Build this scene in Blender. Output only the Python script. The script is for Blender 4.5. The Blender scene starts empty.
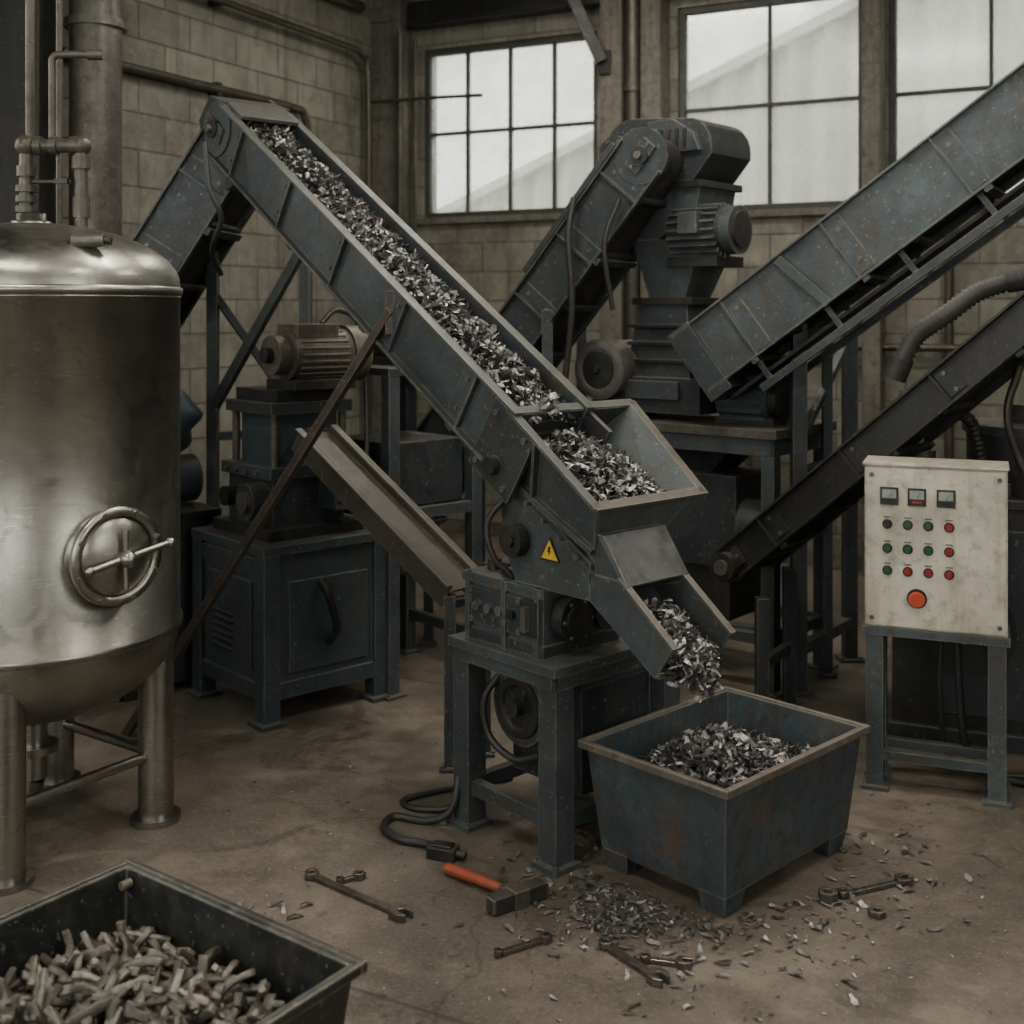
import bpy, bmesh, math, random
from mathutils import Vector, Matrix, noise
R = random.Random(11)
V = Vector
Zv = V((0, 0, 1))

# ------------------------------------------------------------------ materials
def newmat(name):
    m = bpy.data.materials.new(name); m.use_nodes = True
    nt = m.node_tree; nt.nodes.clear()
    o = nt.nodes.new('ShaderNodeOutputMaterial'); p = nt.nodes.new('ShaderNodeBsdfPrincipled')
    nt.links.new(p.outputs[0], o.inputs[0])
    return m, nt, p

def N(nt, t, **kw):
    n = nt.nodes.new(t)
    for k, v in kw.items():
        if k in n.inputs: n.inputs[k].default_value = v
        else: setattr(n, k, v)
    return n

def coord(nt, scale=(1, 1, 1), space='Object'):
    tc = N(nt, 'ShaderNodeTexCoord'); mp = N(nt, 'ShaderNodeMapping')
    mp.inputs['Scale'].default_value = scale
    nt.links.new(tc.outputs[space], mp.inputs[0]); return mp.outputs[0]

def noi(nt, vec, scale, detail=6, rough=.6, dist=0):
    n = N(nt, 'ShaderNodeTexNoise'); n.inputs['Scale'].default_value = scale
    n.inputs['Detail'].default_value = detail; n.inputs['Roughness'].default_value = rough
    n.inputs['Distortion'].default_value = dist
    nt.links.new(vec, n.inputs['Vector']); return n.outputs[0]

def rng(nt, val, a, b, c=0., d=1.):
    n = N(nt, 'ShaderNodeMapRange'); n.inputs[1].default_value = a; n.inputs[2].default_value = b
    n.inputs[3].default_value = c; n.inputs[4].default_value = d
    nt.links.new(val, n.inputs[0]); return n.outputs[0]

def mixc(nt, fac, a, b, mode='MIX'):
    n = N(nt, 'ShaderNodeMix'); n.data_type = 'RGBA'; n.blend_type = mode
    for i, s in ((0, fac), (6, a), (7, b)):
        if isinstance(s, (int, float)): n.inputs[i].default_value = s
        elif isinstance(s, tuple): n.inputs[i].default_value = (*s, 1)
        else: nt.links.new(s, n.inputs[i])
    return n.outputs[2]

def mth(nt, op, a, b=None):
    n = N(nt, 'ShaderNodeMath'); n.operation = op
    for i, s in ((0, a), (1, b)):
        if s is None: continue
        if isinstance(s, (int, float)): n.inputs[i].default_value = s
        else: nt.links.new(s, n.inputs[i])
    return n.outputs[0]

def bump(nt, p, h, strength=.2, dist=.01):
    b = N(nt, 'ShaderNodeBump'); b.inputs['Strength'].default_value = strength
    b.inputs['Distance'].default_value = dist
    nt.links.new(h, b.inputs['Height']); nt.links.new(b.outputs[0], p.inputs['Normal'])

def paint(name, base, dirt=(.058, .044, .031), wear=(.25, .245, .22), rough=.5, metal=.28, dirtamt=.6, edge=.85, rust=.15, dust=.5, scuff=.35):
    m, nt, p = newmat(name)
    co = coord(nt)
    n1 = noi(nt, co, 2.3, 8, .65)
    lo = tuple(c * .58 for c in base); hi = tuple(min(1, c * 1.45) for c in base)
    c = mixc(nt, rng(nt, n1, .3, .7), lo, hi)
    if scuff:
        sf = noi(nt, co, 6.5, 9, .75, 1.2)
        c = mixc(nt, rng(nt, sf, .54, .70, 0, scuff), c, tuple(min(1, x * 2.2 + .01) for x in base))
    cs = coord(nt, (14, 14, 1.3)); st = noi(nt, cs, 1.2, 5, .6)
    c = mixc(nt, rng(nt, st, .48, .72, 0, dirtamt), c, dirt)
    n2 = noi(nt, co, 17, 8, .7)
    c = mixc(nt, rng(nt, n2, .52, .64, 0, dirtamt), c, dirt)
    if rust > 0:
        n4 = noi(nt, co, 5, 9, .75)
        c = mixc(nt, rng(nt, n4, .55, .66, 0, rust), c, (.088, .052, .030))
    n3 = noi(nt, co, 48, 5, .7)
    c = mixc(nt, rng(nt, n3, .61, .67, 0, .55), c, wear)
    ge = N(nt, 'ShaderNodeNewGeometry')
    if dust:
        sx = N(nt, 'ShaderNodeSeparateXYZ'); nt.links.new(ge.outputs['Normal'], sx.inputs[0])
        du = mth(nt, 'MULTIPLY', rng(nt, sx.outputs[2], .6, .95), rng(nt, n2, .3, .6, dust * .4, dust))
        c = mixc(nt, du, c, (.165, .140, .105))
    if edge > 0:
        bv = N(nt, 'ShaderNodeBevel'); bv.samples = 2; bv.inputs['Radius'].default_value = .008
        vm = N(nt, 'ShaderNodeVectorMath'); vm.operation = 'DOT_PRODUCT'
        nt.links.new(bv.outputs[0], vm.inputs[0]); nt.links.new(ge.outputs['Normal'], vm.inputs[1])
        e = rng(nt, vm.outputs['Value'], .97, .85)
        e = mth(nt, 'MULTIPLY', e, rng(nt, n2, .33, .55, 0, edge))
        c = mixc(nt, e, c, wear)
    nt.links.new(c, p.inputs['Base Color'])
    nt.links.new(rng(nt, n2, .3, .7, rough - .14, rough + .18), p.inputs['Roughness'])
    p.inputs['Metallic'].default_value = metal
    bump(nt, p, n2, .2, .004)
    return m

BLUE = paint('slate_blue_paint', (.046, .060, .064))
BLUE2 = paint('workshop_blue_paint', (.035, .056, .067), rust=.4)
DBLUE = paint('dark_blue_paint', (.024, .033, .036), dirtamt=.5)
BINP = paint('bin_weathered_paint', (.048, .067, .076), dirt=(.048, .038, .028), dirtamt=.9, rust=.95, rough=.55, wear=(.19, .18, .15), scuff=.5)
RIMP = paint('bin_rim_steel', (.12, .105, .083), dirt=(.06, .04, .025), dirtamt=.7, rust=.6)
DBIN = paint('dark_bin_paint', (.016, .019, .018), rough=.42, dirtamt=.4, rust=.25, dust=.3)
DARK = paint('dark_iron', (.016, .0175, .017), dirtamt=.4, wear=(.10, .10, .09), rough=.5, edge=0, dust=.3, rust=0)
BLACK = paint('belt_rubber', (.010, .010, .010), metal=0, edge=0, rough=.75, wear=(.05, .05, .045), dust=.25, scuff=0, rust=0)
GREY = paint('cast_grey_metal', (.095, .090, .078), rough=.45, metal=.5)
LGREY = paint('fan_casing_grey', (.095, .093, .083), rough=.5, metal=.3)
RUSTY = paint('rusty_motor_paint', (.095, .083, .066), dirt=(.05, .036, .025), dirtamt=.7, rust=.45)
BRACE = paint('rusty_brace_steel', (.040, .032, .026), rust=.6)
PIPE = paint('galvanised_pipe', (.078, .072, .058), metal=.5, rough=.42, edge=0)
CREAM = paint('cream_enamel', (.45, .425, .34), dirt=(.17, .14, .10), dirtamt=.45, metal=0, rough=.45, edge=.4, wear=(.22, .19, .14), dust=.1, scuff=0, rust=.05)
STAND = paint('stand_paint', (.056, .074, .079))
PLATE = paint('bare_steel_plate', (.18, .185, .185), dirtamt=.35, metal=.8, rough=.38, wear=(.4, .4, .4), dust=.1, scuff=.25, rust=0)
TROUGH = paint('worn_trough_steel', (.062, .056, .047), metal=.45, rough=.45, rust=.35, dust=.3)
CHROME = paint('tool_steel', (.17, .16, .14), dirtamt=.45, metal=.85, rough=.32, rust=.2, edge=0, dust=.1, scuff=0)
CONC = paint('old_concrete', (.125, .118, .096), metal=0, rough=.85, wear=(.25, .24, .2), edge=0, scuff=.2, rust=0)
FRAME = paint('window_frame_paint', (.040, .045, .041), metal=.1, rough=.6, edge=0, scuff=0)

def plain(name, col, rough=.5, metal=0, emit=0):
    m, nt, p = newmat(name)
    co = coord(nt); n = noi(nt, co, 30, 4)
    c = mixc(nt, rng(nt, n, .35, .7), tuple(x * .8 for x in col), col)
    nt.links.new(c, p.inputs['Base Color'])
    p.inputs['Roughness'].default_value = rough; p.inputs['Metallic'].default_value = metal
    if emit:
        nt.links.new(c, p.inputs['Emission Color']); p.inputs['Emission Strength'].default_value = emit
    return m
RED = plain('red_plastic', (.26, .022, .016), .3); GREEN = plain('green_plastic', (.015, .085, .04), .3)
YEL = plain('yellow_plastic', (.65, .41, .02), .45); BLKP = plain('black_plastic', (.015, .015, .015), .4)
ORANGE = plain('orange_red_button', (.50, .062, .022), .35); GLASSD = plain('meter_face', (.26, .30, .28), .25)
HANDLE = plain('orange_handle', (.30, .06, .028), .5)
HOSE = plain('rubber_hose', (.024, .024, .022), .5)
HOSEG = plain('grey_flex_hose', (.045, .044, .039), .5, .3)
TARP = plain('blue_plastic_bag', (.06, .085, .10), .35)
CEILM = plain('ceiling_sheet', (.05, .05, .045), .8)
FILLPANE = plain('fill_light_pane', (1.0, .985, .94), .5, 0, 6.2)  # glowing pane of the added, unseen windows that fill the room with light
FILLM = plain('fill_lamp_diffuser', (1, .96, .88), .5, 0, 4.0)  # glowing underside of the added ceiling lamps

def steel():
    m, nt, p = newmat('brushed_stainless')
    co = coord(nt); br = noi(nt, coord(nt, (3, 3, 90)), 3, 5, .6)
    n1 = noi(nt, co, 2.2, 8, .6, .6); n2 = noi(nt, co, 9, 8, .7, 1.5)
    c = mixc(nt, rng(nt, n1, .3, .7), (.255, .248, .22), (.41, .40, .36))
    c = mixc(nt, rng(nt, br, .3, .7, 0, .35), c, (.19, .185, .165))
    c = mixc(nt, rng(nt, n2, .54, .70, 0, .5), c, (.135, .12, .095))
    st = noi(nt, coord(nt, (9, 9, .8)), 1.5, 6, .65)
    c = mixc(nt, rng(nt, st, .52, .72, 0, .35), c, (.14, .127, .10))
    sc = noi(nt, coord(nt, (1.5, 1.5, 9)), 6, 2, .5, 3.0)
    c = mixc(nt, rng(nt, sc, .65, .66, 0, .4), c, (.56, .55, .51))
    nt.links.new(c, p.inputs['Base Color']); p.inputs['Metallic'].default_value = 1
    nt.links.new(rng(nt, n2, .3, .7, .27, .44), p.inputs['Roughness'])
    bump(nt, p, br, .12, .002); return m
STEEL = steel()

def scrapm(name, lo, hi, rough, metal=.9):
    m, nt, p = newmat(name)
    g = N(nt, 'ShaderNodeNewGeometry')
    n = noi(nt, coord(nt), 60, 4)
    q = mth(nt, 'POWER', g.outputs['Random Per Island'], 1.5)
    c = mixc(nt, q, lo, hi)
    c = mixc(nt, rng(nt, n, .45, .65, 0, .5), c, tuple(x * .5 for x in lo))
    nt.links.new(c, p.inputs['Base Color']); p.inputs['Metallic'].default_value = metal
    p.inputs['Roughness'].default_value = rough; return m
CHIP = scrapm('shredded_aluminium', (.085, .082, .077), (.47, .46, .44), .46, .7)
CURL = scrapm('scrap_steel_offcuts', (.060, .053, .042), (.24, .22, .18), .45, .5)
MOUND = plain('scrap_bed', (.035, .034, .031), .6, .4)

def wallm():
    m, nt, p = newmat('painted_block_wall')
    tc = N(nt, 'ShaderNodeTexCoord'); s = N(nt, 'ShaderNodeSeparateXYZ'); cb = N(nt, 'ShaderNodeCombineXYZ')
    nt.links.new(tc.outputs['Object'], s.inputs[0]); nt.links.new(s.outputs[0], cb.inputs[0]); nt.links.new(s.outputs[2], cb.inputs[1])
    b = N(nt, 'ShaderNodeTexBrick'); b.inputs['Scale'].default_value = 1
    b.inputs['Brick Width'].default_value = .52; b.inputs['Row Height'].default_value = .26
    b.inputs['Mortar Size'].default_value = .009; b.inputs['Mortar Smooth'].default_value = .5; b.offset = .5
    b.inputs['Color1'].default_value = (.27, .262, .208, 1); b.inputs['Color2'].default_value = (.19, .184, .147, 1)
    b.inputs['Mortar'].default_value = (.10, .094, .076, 1)
    nt.links.new(cb.outputs[0], b.inputs['Vector'])
    co = tc.outputs['Object']
    n1 = noi(nt, co, .9, 9, .7); n2 = noi(nt, co, 8, 8, .7)
    c = mixc(nt, rng(nt, n1, .40, .64, 0, .8), b.outputs['Color'], (.075, .068, .052))
    c = mixc(nt, rng(nt, n2, .48, .72, 0, .55), c, (.33, .315, .255))
    st = noi(nt, coord(nt, (5, 5, .45)), 1.3, 7, .7)
    c = mixc(nt, rng(nt, st, .52, .70, 0, .65), c, (.066, .059, .045))
    n5 = noi(nt, co, 3.2, 6, .7, .8)
    c = mixc(nt, rng(nt, n5, .58, .63, 0, .4), c, (.10, .092, .072))
    nt.links.new(c, p.inputs['Base Color']); p.inputs['Roughness'].default_value = .85
    h = mth(nt, 'SUBTRACT', mth(nt, 'MULTIPLY', n2, .45), b.outputs['Fac'])
    bump(nt, p, h, .6, .012); return m
WALL = wallm()

def floorm():
    m, nt, p = newmat('stained_concrete_floor')
    co = coord(nt)
    n1 = noi(nt, co, .8, 10, .68, .4); n2 = noi(nt, co, 4.5, 10, .72, .3); n3 = noi(nt, co, 60, 6, .7); n4 = noi(nt, co, 130, 3, .6)
    c = mixc(nt, rng(nt, n1, .38, .62), (.084, .070, .053), (.212, .180, .138))
    c = mixc(nt, rng(nt, n2, .43, .62, 0, .7), c, (.068, .056, .042))
    n5 = noi(nt, co, 1.7, 8, .65, 1.0)
    c = mixc(nt, rng(nt, n5, .55, .61, 0, .55), c, (.045, .037, .029))
    n6 = noi(nt, co, 12, 7, .75, .6)
    c = mixc(nt, rng(nt, n6, .60, .66, 0, .5), c, (.043, .035, .028))
    n7 = noi(nt, co, 2.8, 7, .7, .7)
    c = mixc(nt, rng(nt, n7, .58, .68, 0, .35), c, (.26, .228, .18))
    c = mixc(nt, rng(nt, n3, .5, .75, 0, .5), c, (.245, .212, .165))
    c = mixc(nt, rng(nt, n4, .62, .69, 0, .65), c, (.028, .024, .019))
    vo = N(nt, 'ShaderNodeTexVoronoi'); vo.feature = 'DISTANCE_TO_EDGE'; vo.inputs['Scale'].default_value = .33
    wv = N(nt, 'ShaderNodeVectorMath'); wv.operation = 'ADD'
    nn = N(nt, 'ShaderNodeTexNoise'); nn.inputs['Scale'].default_value = 2.2; nn.inputs['Detail'].default_value = 8
    nt.links.new(co, nn.inputs['Vector']); sc = N(nt, 'ShaderNodeVectorMath'); sc.operation = 'SCALE'; sc.inputs['Scale'].default_value = .5
    nt.links.new(nn.outputs['Color'], sc.inputs[0]); nt.links.new(co, wv.inputs[0]); nt.links.new(sc.outputs[0], wv.inputs[1])
    nt.links.new(wv.outputs[0], vo.inputs['Vector'])
    cr = rng(nt, vo.outputs['Distance'], .0, .004, 1, 0)
    c = mixc(nt, mth(nt, 'MULTIPLY', cr, .35), c, (.035, .03, .025))
    s = N(nt, 'ShaderNodeSeparateXYZ'); nt.links.new(co, s.inputs[0])
    j = mth(nt, 'ABSOLUTE', mth(nt, 'SUBTRACT', mth(nt, 'FRACT', mth(nt, 'DIVIDE', s.outputs[1], 2.6)), .5))
    jm = rng(nt, j, .002, .004, .6, 0)
    c = mixc(nt, jm, c, (.03, .026, .022))
    nt.links.new(c, p.inputs['Base Color'])
    nt.links.new(rng(nt, n2, .3, .7, .72, .45), p.inputs['Roughness'])
    p.inputs['Specular IOR Level'].default_value = .35
    bump(nt, p, mth(nt, 'SUBTRACT', n3, cr), .35, .006); return m
FLOOR = floorm()

def glassm():
    m = bpy.data.materials.new('dusty_window_glass'); m.use_nodes = True; nt = m.node_tree; nt.nodes.clear()
    o = N(nt, 'ShaderNodeOutputMaterial'); t = N(nt, 'ShaderNodeBsdfTransparent'); d = N(nt, 'ShaderNodeBsdfTranslucent')
    d.inputs[0].default_value = (.85, .85, .80, 1); t.inputs[0].default_value = (.93, .94, .91, 1)
    g = N(nt, 'ShaderNodeBsdfGlossy'); g.inputs['Roughness'].default_value = .15
    mx = N(nt, 'ShaderNodeMixShader'); n = noi(nt, coord(nt), 3, 8, .7)
    nt.links.new(rng(nt, n, .3, .7, .12, .4), mx.inputs[0]); nt.links.new(t.outputs[0], mx.inputs[1]); nt.links.new(d.outputs[0], mx.inputs[2])
    m2 = N(nt, 'ShaderNodeMixShader'); m2.inputs[0].default_value = .05
    nt.links.new(mx.outputs[0], m2.inputs[1]); nt.links.new(g.outputs[0], m2.inputs[2]); nt.links.new(m2.outputs[0], o.inputs[0])
    return m
GLASS = glassm()
def sidingm():
    m, nt, p = newmat('corrugated_siding')
    n1 = noi(nt, coord(nt, (4, 4, .5)), 1.2, 6, .6)
    c = mixc(nt, rng(nt, n1, .35, .7), (.56, .56, .52), (.36, .36, .33))
    nt.links.new(c, p.inputs['Base Color']); p.inputs['Roughness'].default_value = .6; return m
SIDING = sidingm()
ASPH = plain('yard_asphalt', (.15, .15, .14), .9)

# ------------------------------------------------------------------ builder
def frame(o, ang):
    return Matrix.Translation(V(o)) @ Matrix.Rotation(math.radians(ang), 4, 'Z')

def axes(o, x, y, z):
    m = Matrix.Identity(4)
    for i, a in enumerate((x, y, z)):
        for j in range(3): m[j][i] = a[j]
    for j in range(3): m[j][3] = o[j]
    return m

class B:
    def __init__(s, name, M=None):
        s.name = name; s.bm = bmesh.new(); s.mats = []; s.M = M or Matrix.Identity(4)
    def mi(s, m):
        if m not in s.mats: s.mats.append(m)
        return s.mats.index(m)
    def add(s, verts, faces, mat, smooth=False, M=None):
        T = s.M @ M if M is not None else s.M
        vs = [s.bm.verts.new(T @ V(v)) for v in verts]; k = s.mi(mat)
        for f in faces:
            try:
                fc = s.bm.faces.new([vs[i] for i in f]); fc.material_index = k
                fc.smooth = smooth if len(f) <= 4 else False
            except ValueError: pass
    def box(s, c, d, mat, M=None):
        x, y, z = [q / 2 for q in d]
        vs = [(c[0] + a * x, c[1] + b * y, c[2] + e * z) for a in (-1, 1) for b in (-1, 1) for e in (-1, 1)]
        s.add(vs, [(0, 1, 3, 2), (4, 6, 7, 5), (0, 4, 5, 1), (2, 3, 7, 6), (0, 2, 6, 4), (1, 5, 7, 3)], mat, M=M)
    def bx(s, a, b, mat, M=None):
        s.box([(a[i] + b[i]) / 2 for i in range(3)], [abs(b[i] - a[i]) for i in range(3)], mat, M)
    def beam(s, p0, p1, w, h, mat, up=Zv):
        p0, p1 = V(p0), V(p1); d = p1 - p0; L = d.length; d.normalize()
        if abs(d.dot(V(up))) > .98: up = V((0, 1, 0)) if abs(d.z) > .9 else Zv
        y = V(up).cross(d).normalized(); z = d.cross(y)
        s.box((L / 2, 0, 0), (L, w, h), mat, axes(p0, d, y, z))
    def cyl(s, p0, p1, r, mat, n=24, r2=None, caps=True):
        p0, p1 = V(p0), V(p1); r2 = r if r2 is None else r2
        d = (p1 - p0).normalized(); a = V((1, 0, 0)) if abs(d.x) < .8 else V((0, 1, 0))
        y = d.cross(a).normalized(); z = d.cross(y); vs = []
        for p, q in ((p0, r), (p1, r2)):
            for i in range(n):
                t = 2 * math.pi * i / n; vs.append(p + (y * math.cos(t) + z * math.sin(t)) * q)
        fs = [(i, (i + 1) % n, n + (i + 1) % n, n + i) for i in range(n)]
        s.add(vs, fs, mat, True)
        if caps:
            s.add(vs[:n], [tuple(range(n))], mat); s.add(vs[n:], [tuple(range(n))], mat)
    def lathe(s, prof, o, ax, mat, n=48):
        o = V(o); d = V(ax).normalized(); a = V((1, 0, 0)) if abs(d.x) < .8 else V((0, 1, 0))
        y = d.cross(a).normalized(); z = d.cross(y); vs = []
        for r, h in prof:
            for i in range(n):
                t = 2 * math.pi * i / n; vs.append(o + d * h + (y * math.cos(t) + z * math.sin(t)) * max(r, 1e-4))
        fs = []
        for k in range(len(prof) - 1):
            for i in range(n): fs.append((k * n + i, k * n + (i + 1) % n, (k + 1) * n + (i + 1) % n, (k + 1) * n + i))
        s.add(vs, fs, mat, True)
    def pipe(s, pts, r, mat, n=12, sub=6, rib=0):
        P = [V(p) for p in pts]
        if sub > 1 and len(P) > 2:
            Q = [P[0]]; ext = [P[0] * 2 - P[1]] + P + [P[-1] * 2 - P[-2]]
            for i in range(1, len(ext) - 2):
                a, b, c, d = ext[i - 1:i + 3]
                for k in range(1, sub + 1):
                    t = k / sub
                    Q.append(.5 * ((2 * b) + (c - a) * t + (2 * a - 5 * b + 4 * c - d) * t * t + (3 * b - a - 3 * c + d) * t ** 3))
            P = Q
        if rib:
            Q = [P[0]]
            tot = sum((P[i + 1] - P[i]).length for i in range(len(P) - 1)); cnt = int(tot / rib)
            seg = 0; pos = 0
            for k in range(1, cnt + 1):
                tgt = k * tot / cnt
                while seg < len(P) - 2 and pos + (P[seg + 1] - P[seg]).length < tgt:
                    pos += (P[seg + 1] - P[seg]).length; seg += 1
                l = (P[seg + 1] - P[seg]).length
                Q.append(P[seg].lerp(P[seg + 1], min(1, (tgt - pos) / l)))
            P = Q
        d = (P[1] - P[0]).normalized(); a = Zv if abs(d.z) < .9 else V((1, 0, 0)); y = d.cross(a).normalized()
        vs = []
        for i, p in enumerate(P):
            d = (P[min(i + 1, len(P) - 1)] - P[max(i - 1, 0)]).normalized()
            y = (y - d * y.dot(d)).normalized(); z = d.cross(y)
            rr = r * (1 + (.12 if i % 2 else -.12)) if rib else r
            for k in range(n):
                t = 2 * math.pi * k / n; vs.append(p + (y * math.cos(t) + z * math.sin(t)) * rr)
        m = len(P); fs = [(i * n + k, i * n + (k + 1) % n, (i + 1) * n + (k + 1) % n, (i + 1) * n + k) for i in range(m - 1) for k in range(n)]
        s.add(vs, fs, mat, True)
        s.add(vs[:n], [tuple(range(n))], mat); s.add(vs[-n:], [tuple(range(n))], mat)
    def poly(s, pts, ext, mat):
        P = [V(p) for p in pts]; e = V(ext); n = len(P)
        vs = P + [p + e for p in P]
        fs = [tuple(range(n)), tuple(range(2 * n - 1, n - 1, -1))] + [(i, (i + 1) % n, n + (i + 1) % n, n + i) for i in range(n)]
        s.add(vs, fs, mat)
    def plate(s, pts, t, mat):
        P = [V(p) for p in pts]; nn = (P[1] - P[0]).cross(P[2] - P[0]).normalized()
        s.poly(P, nn * t, mat)
    def bolt(s, p, d, r=.011, h=.012, mat=None):
        s.cyl(p, V(p) + V(d).normalized() * h, r, mat or GREY, 6)
    def sphere(s, c, r, mat, sz=1, n=20):
        prof = [(r * math.sin(math.pi * i / 10), -r * sz * math.cos(math.pi * i / 10)) for i in range(11)]
        s.lathe(prof, c, Zv, mat, n)
    def finish(s, bevel=.003, keep=False):
        bmesh.ops.recalc_face_normals(s.bm, faces=s.bm.faces)
        if keep: T = s.M
        else:
            cs = [v.co for v in s.bm.verts]
            lo = V([min(c[i] for c in cs) for i in range(3)]); hi = V([max(c[i] for c in cs) for i in range(3)])
            T = Matrix.Translation(V(((lo.x + hi.x) / 2, (lo.y + hi.y) / 2, lo.z)))
        s.bm.transform(T.inverted())
        me = bpy.data.meshes.new(s.name); s.bm.to_mesh(me); s.bm.free()
        for m in s.mats: me.materials.append(m)
        o = bpy.data.objects.new(s.name, me); o.matrix_world = T
        bpy.context.collection.objects.link(o)
        if bevel:
            b = o.modifiers.new('bevel', 'BEVEL'); b.width = bevel; b.segments = 2; b.limit_method = 'ANGLE'; b.angle_limit = math.radians(40)
        return o

def shard(b, c, L, W, mat, flat=1.0, thick=0, seg=4, curl=1.0):
    yaw = R.uniform(0, 6.28); M = Matrix.Translation(V(c)) @ Matrix.Rotation(yaw, 4, 'Z') @ Matrix.Rotation(R.gauss(0, .5) * flat, 4, 'Y') @ Matrix.Rotation(R.gauss(0, .7) * flat, 4, 'X')
    vs = []; fs = []; a = R.uniform(-1.1, 1.1) * curl; x = z = 0; th = -a; tw = R.uniform(-1.2, 1.2) * curl; yo = 0
    for i in range(seg + 1):
        w = W * (R.uniform(.8, 1.1) if thick else R.uniform(.45, 1.15)) * .5
        if not thick:
            if i in (0, seg): w *= R.uniform(.1, .9)
            yo += R.gauss(0, .18) * W
        t = tw * (i / seg - .5)
        if thick:
            for sy, sz in ((-1, -1), (1, -1), (1, 1), (-1, 1)):
                yy = sy * w; zz = sz * thick / 2
                vs.append((x - L / 2 + zz * math.sin(th) * -1, yy * math.cos(t) - zz * math.sin(t), z + zz + yy * math.sin(t)))
        else:
            vs.append((x - L / 2, yo - w * math.cos(t), z - w * math.sin(t))); vs.append((x - L / 2, yo + w * math.cos(t), z + w * math.sin(t)))
        th += 2 * a / seg; x += L / seg * math.cos(th); z += L / seg * math.sin(th)
    for i in range(seg):
        if thick:
            for j in range(4): fs.append((i * 4 + j, i * 4 + (j + 1) % 4, i * 4 + 4 + (j + 1) % 4, i * 4 + 4 + j))
        else: fs.append((i * 2, i * 2 + 1, i * 2 + 3, i * 2 + 2))
    if thick: fs += [(0, 1, 2, 3), (seg * 4 + 3, seg * 4 + 2, seg * 4 + 1, seg * 4)]
    b.add(vs, fs, mat, thick > 0, M=M)

# ------------------------------------------------------------------ room
AR = -27.0
C0 = V((-1.19, 11.2, 0)); RM = frame(C0, AR)
HT = 5.3; PX = 9.0; QY = -12.5

def wall(name, M, L, openings):
    b = B(name, M); x = -.0
    t = .25
    for (a, c, z0, z1) in openings:
        b.bx((x, 0, 0), (a, t, HT), WALL) if a > x else None
        b.bx((a, 0, 0), (c, t, z0), WALL); b.bx((a, 0, z1), (c, t, HT), WALL); x = c
    b.bx((x, 0, 0), (L, t, HT), WALL)
    return b.finish(0, keep=True)

wins = [(.42, 2.15, 2.84, 4.38), (2.87, 4.37, 2.80, 4.49), (4.55, 6.0, 2.80, 4.49), (6.3, 7.9, 2.80, 4.49)]
wall('wall_back', RM, PX, wins)
LM = RM @ Matrix.Rotation(math.radians(90), 4, 'Z') @ Matrix.Translation((QY, 0, 0))
wall('wall_left', LM, -QY, [(.8, 3.2, 1.6, 4.2), (3.9, 6.1, 2.6, 4.4)])
RW = RM @ Matrix.Translation((PX, 0, 0)) @ Matrix.Rotation(math.radians(-90), 4, 'Z')
wall('wall_right', RW, -QY, [(6.5, 9.0, 2.0, 4.2)])
FW = RM @ Matrix.Translation((PX, QY, 0)) @ Matrix.Rotation(math.radians(180), 4, 'Z')
wall('wall_front', FW, PX, [(1.0, 3.4, 1.6, 4.3), (4.4, 7.4, 1.6, 4.3)])
b = B('floor', RM); b.bx((-.3, QY - .3, -.1), (PX + .3, .3, 0), FLOOR); b.finish(0, keep=True)
b = B('ceiling', RM); b.bx((-.3, QY - .3, HT), (PX + .3, .3, HT + .1), CEILM)
b.finish(0, keep=True)
b = B('ceiling_beam', RM)
for y in (-2.6, -5.6, -8.6):
    b.bx((0.01, y - .1, HT - .32), (PX - .01, y + .1, HT - .28), DARK); b.bx((0.01, y - .015, HT - .3), (PX - .01, y + .015, HT - .02), DARK)
    b.bx((0.01, y - .1, HT - .05), (PX - .01, y + .1, HT - .01), DARK)
b.finish(0)

def window(i, M, a, c, z0, z1, nx, nz, glass=GLASS, t=.25):
    b = B('window_%d' % i, M); f = .05  # name shared by the real back windows and the added glowing ones
    for (p, q) in (((a, z0), (c, z0 + f)), ((a, z1 - f), (c, z1)), ((a, z0 + f), (a + f, z1 - f)), ((c - f, z0 + f), (c, z1 - f))):
        b.bx((p[0], .03, p[1]), (q[0], .12, q[1]), FRAME)
    for k in range(1, nx):
        x = a + (c - a) * k / nx; b.bx((x - .014, .05, z0 + f), (x + .014, .10, z1 - f), FRAME)
    for k in range(1, nz):
        z = z0 + (z1 - z0) * k / nz; b.bx((a + f, .045, z - .014), (c - f, .105, z + .014), FRAME)
    b.bx((a + f, .072, z0 + f), (c - f, .078, z1 - f), glass)
    b.bx((a - .04, -.05, z0 - .06), (c + .04, .02, z0 - .002), CONC)
    return b.finish(.003, keep=True)
window(1, RM, *wins[0], 4, 2); window(2, RM, *wins[1], 2, 2); window(3, RM, *wins[2], 2, 2); window(4, RM, *wins[3], 2, 2)
window(5, LM, .8, 3.2, 1.6, 4.2, 4, 3, FILLPANE); window(6, LM, 3.9, 6.1, 2.6, 4.4, 4, 2, FILLPANE)  # added out of view on the left wall, panes glow as fill light
window(7, RW, 6.5, 9.0, 2.0, 4.2, 4, 3, FILLPANE)  # added out of view on the right wall, glows as fill light
window(8, FW, 1.0, 3.4, 1.6, 4.3, 4, 3, FILLPANE); window(9, FW, 4.4, 7.4, 1.6, 4.3, 4, 3, FILLPANE)  # added behind the camera to brighten the room and tank reflections

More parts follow.
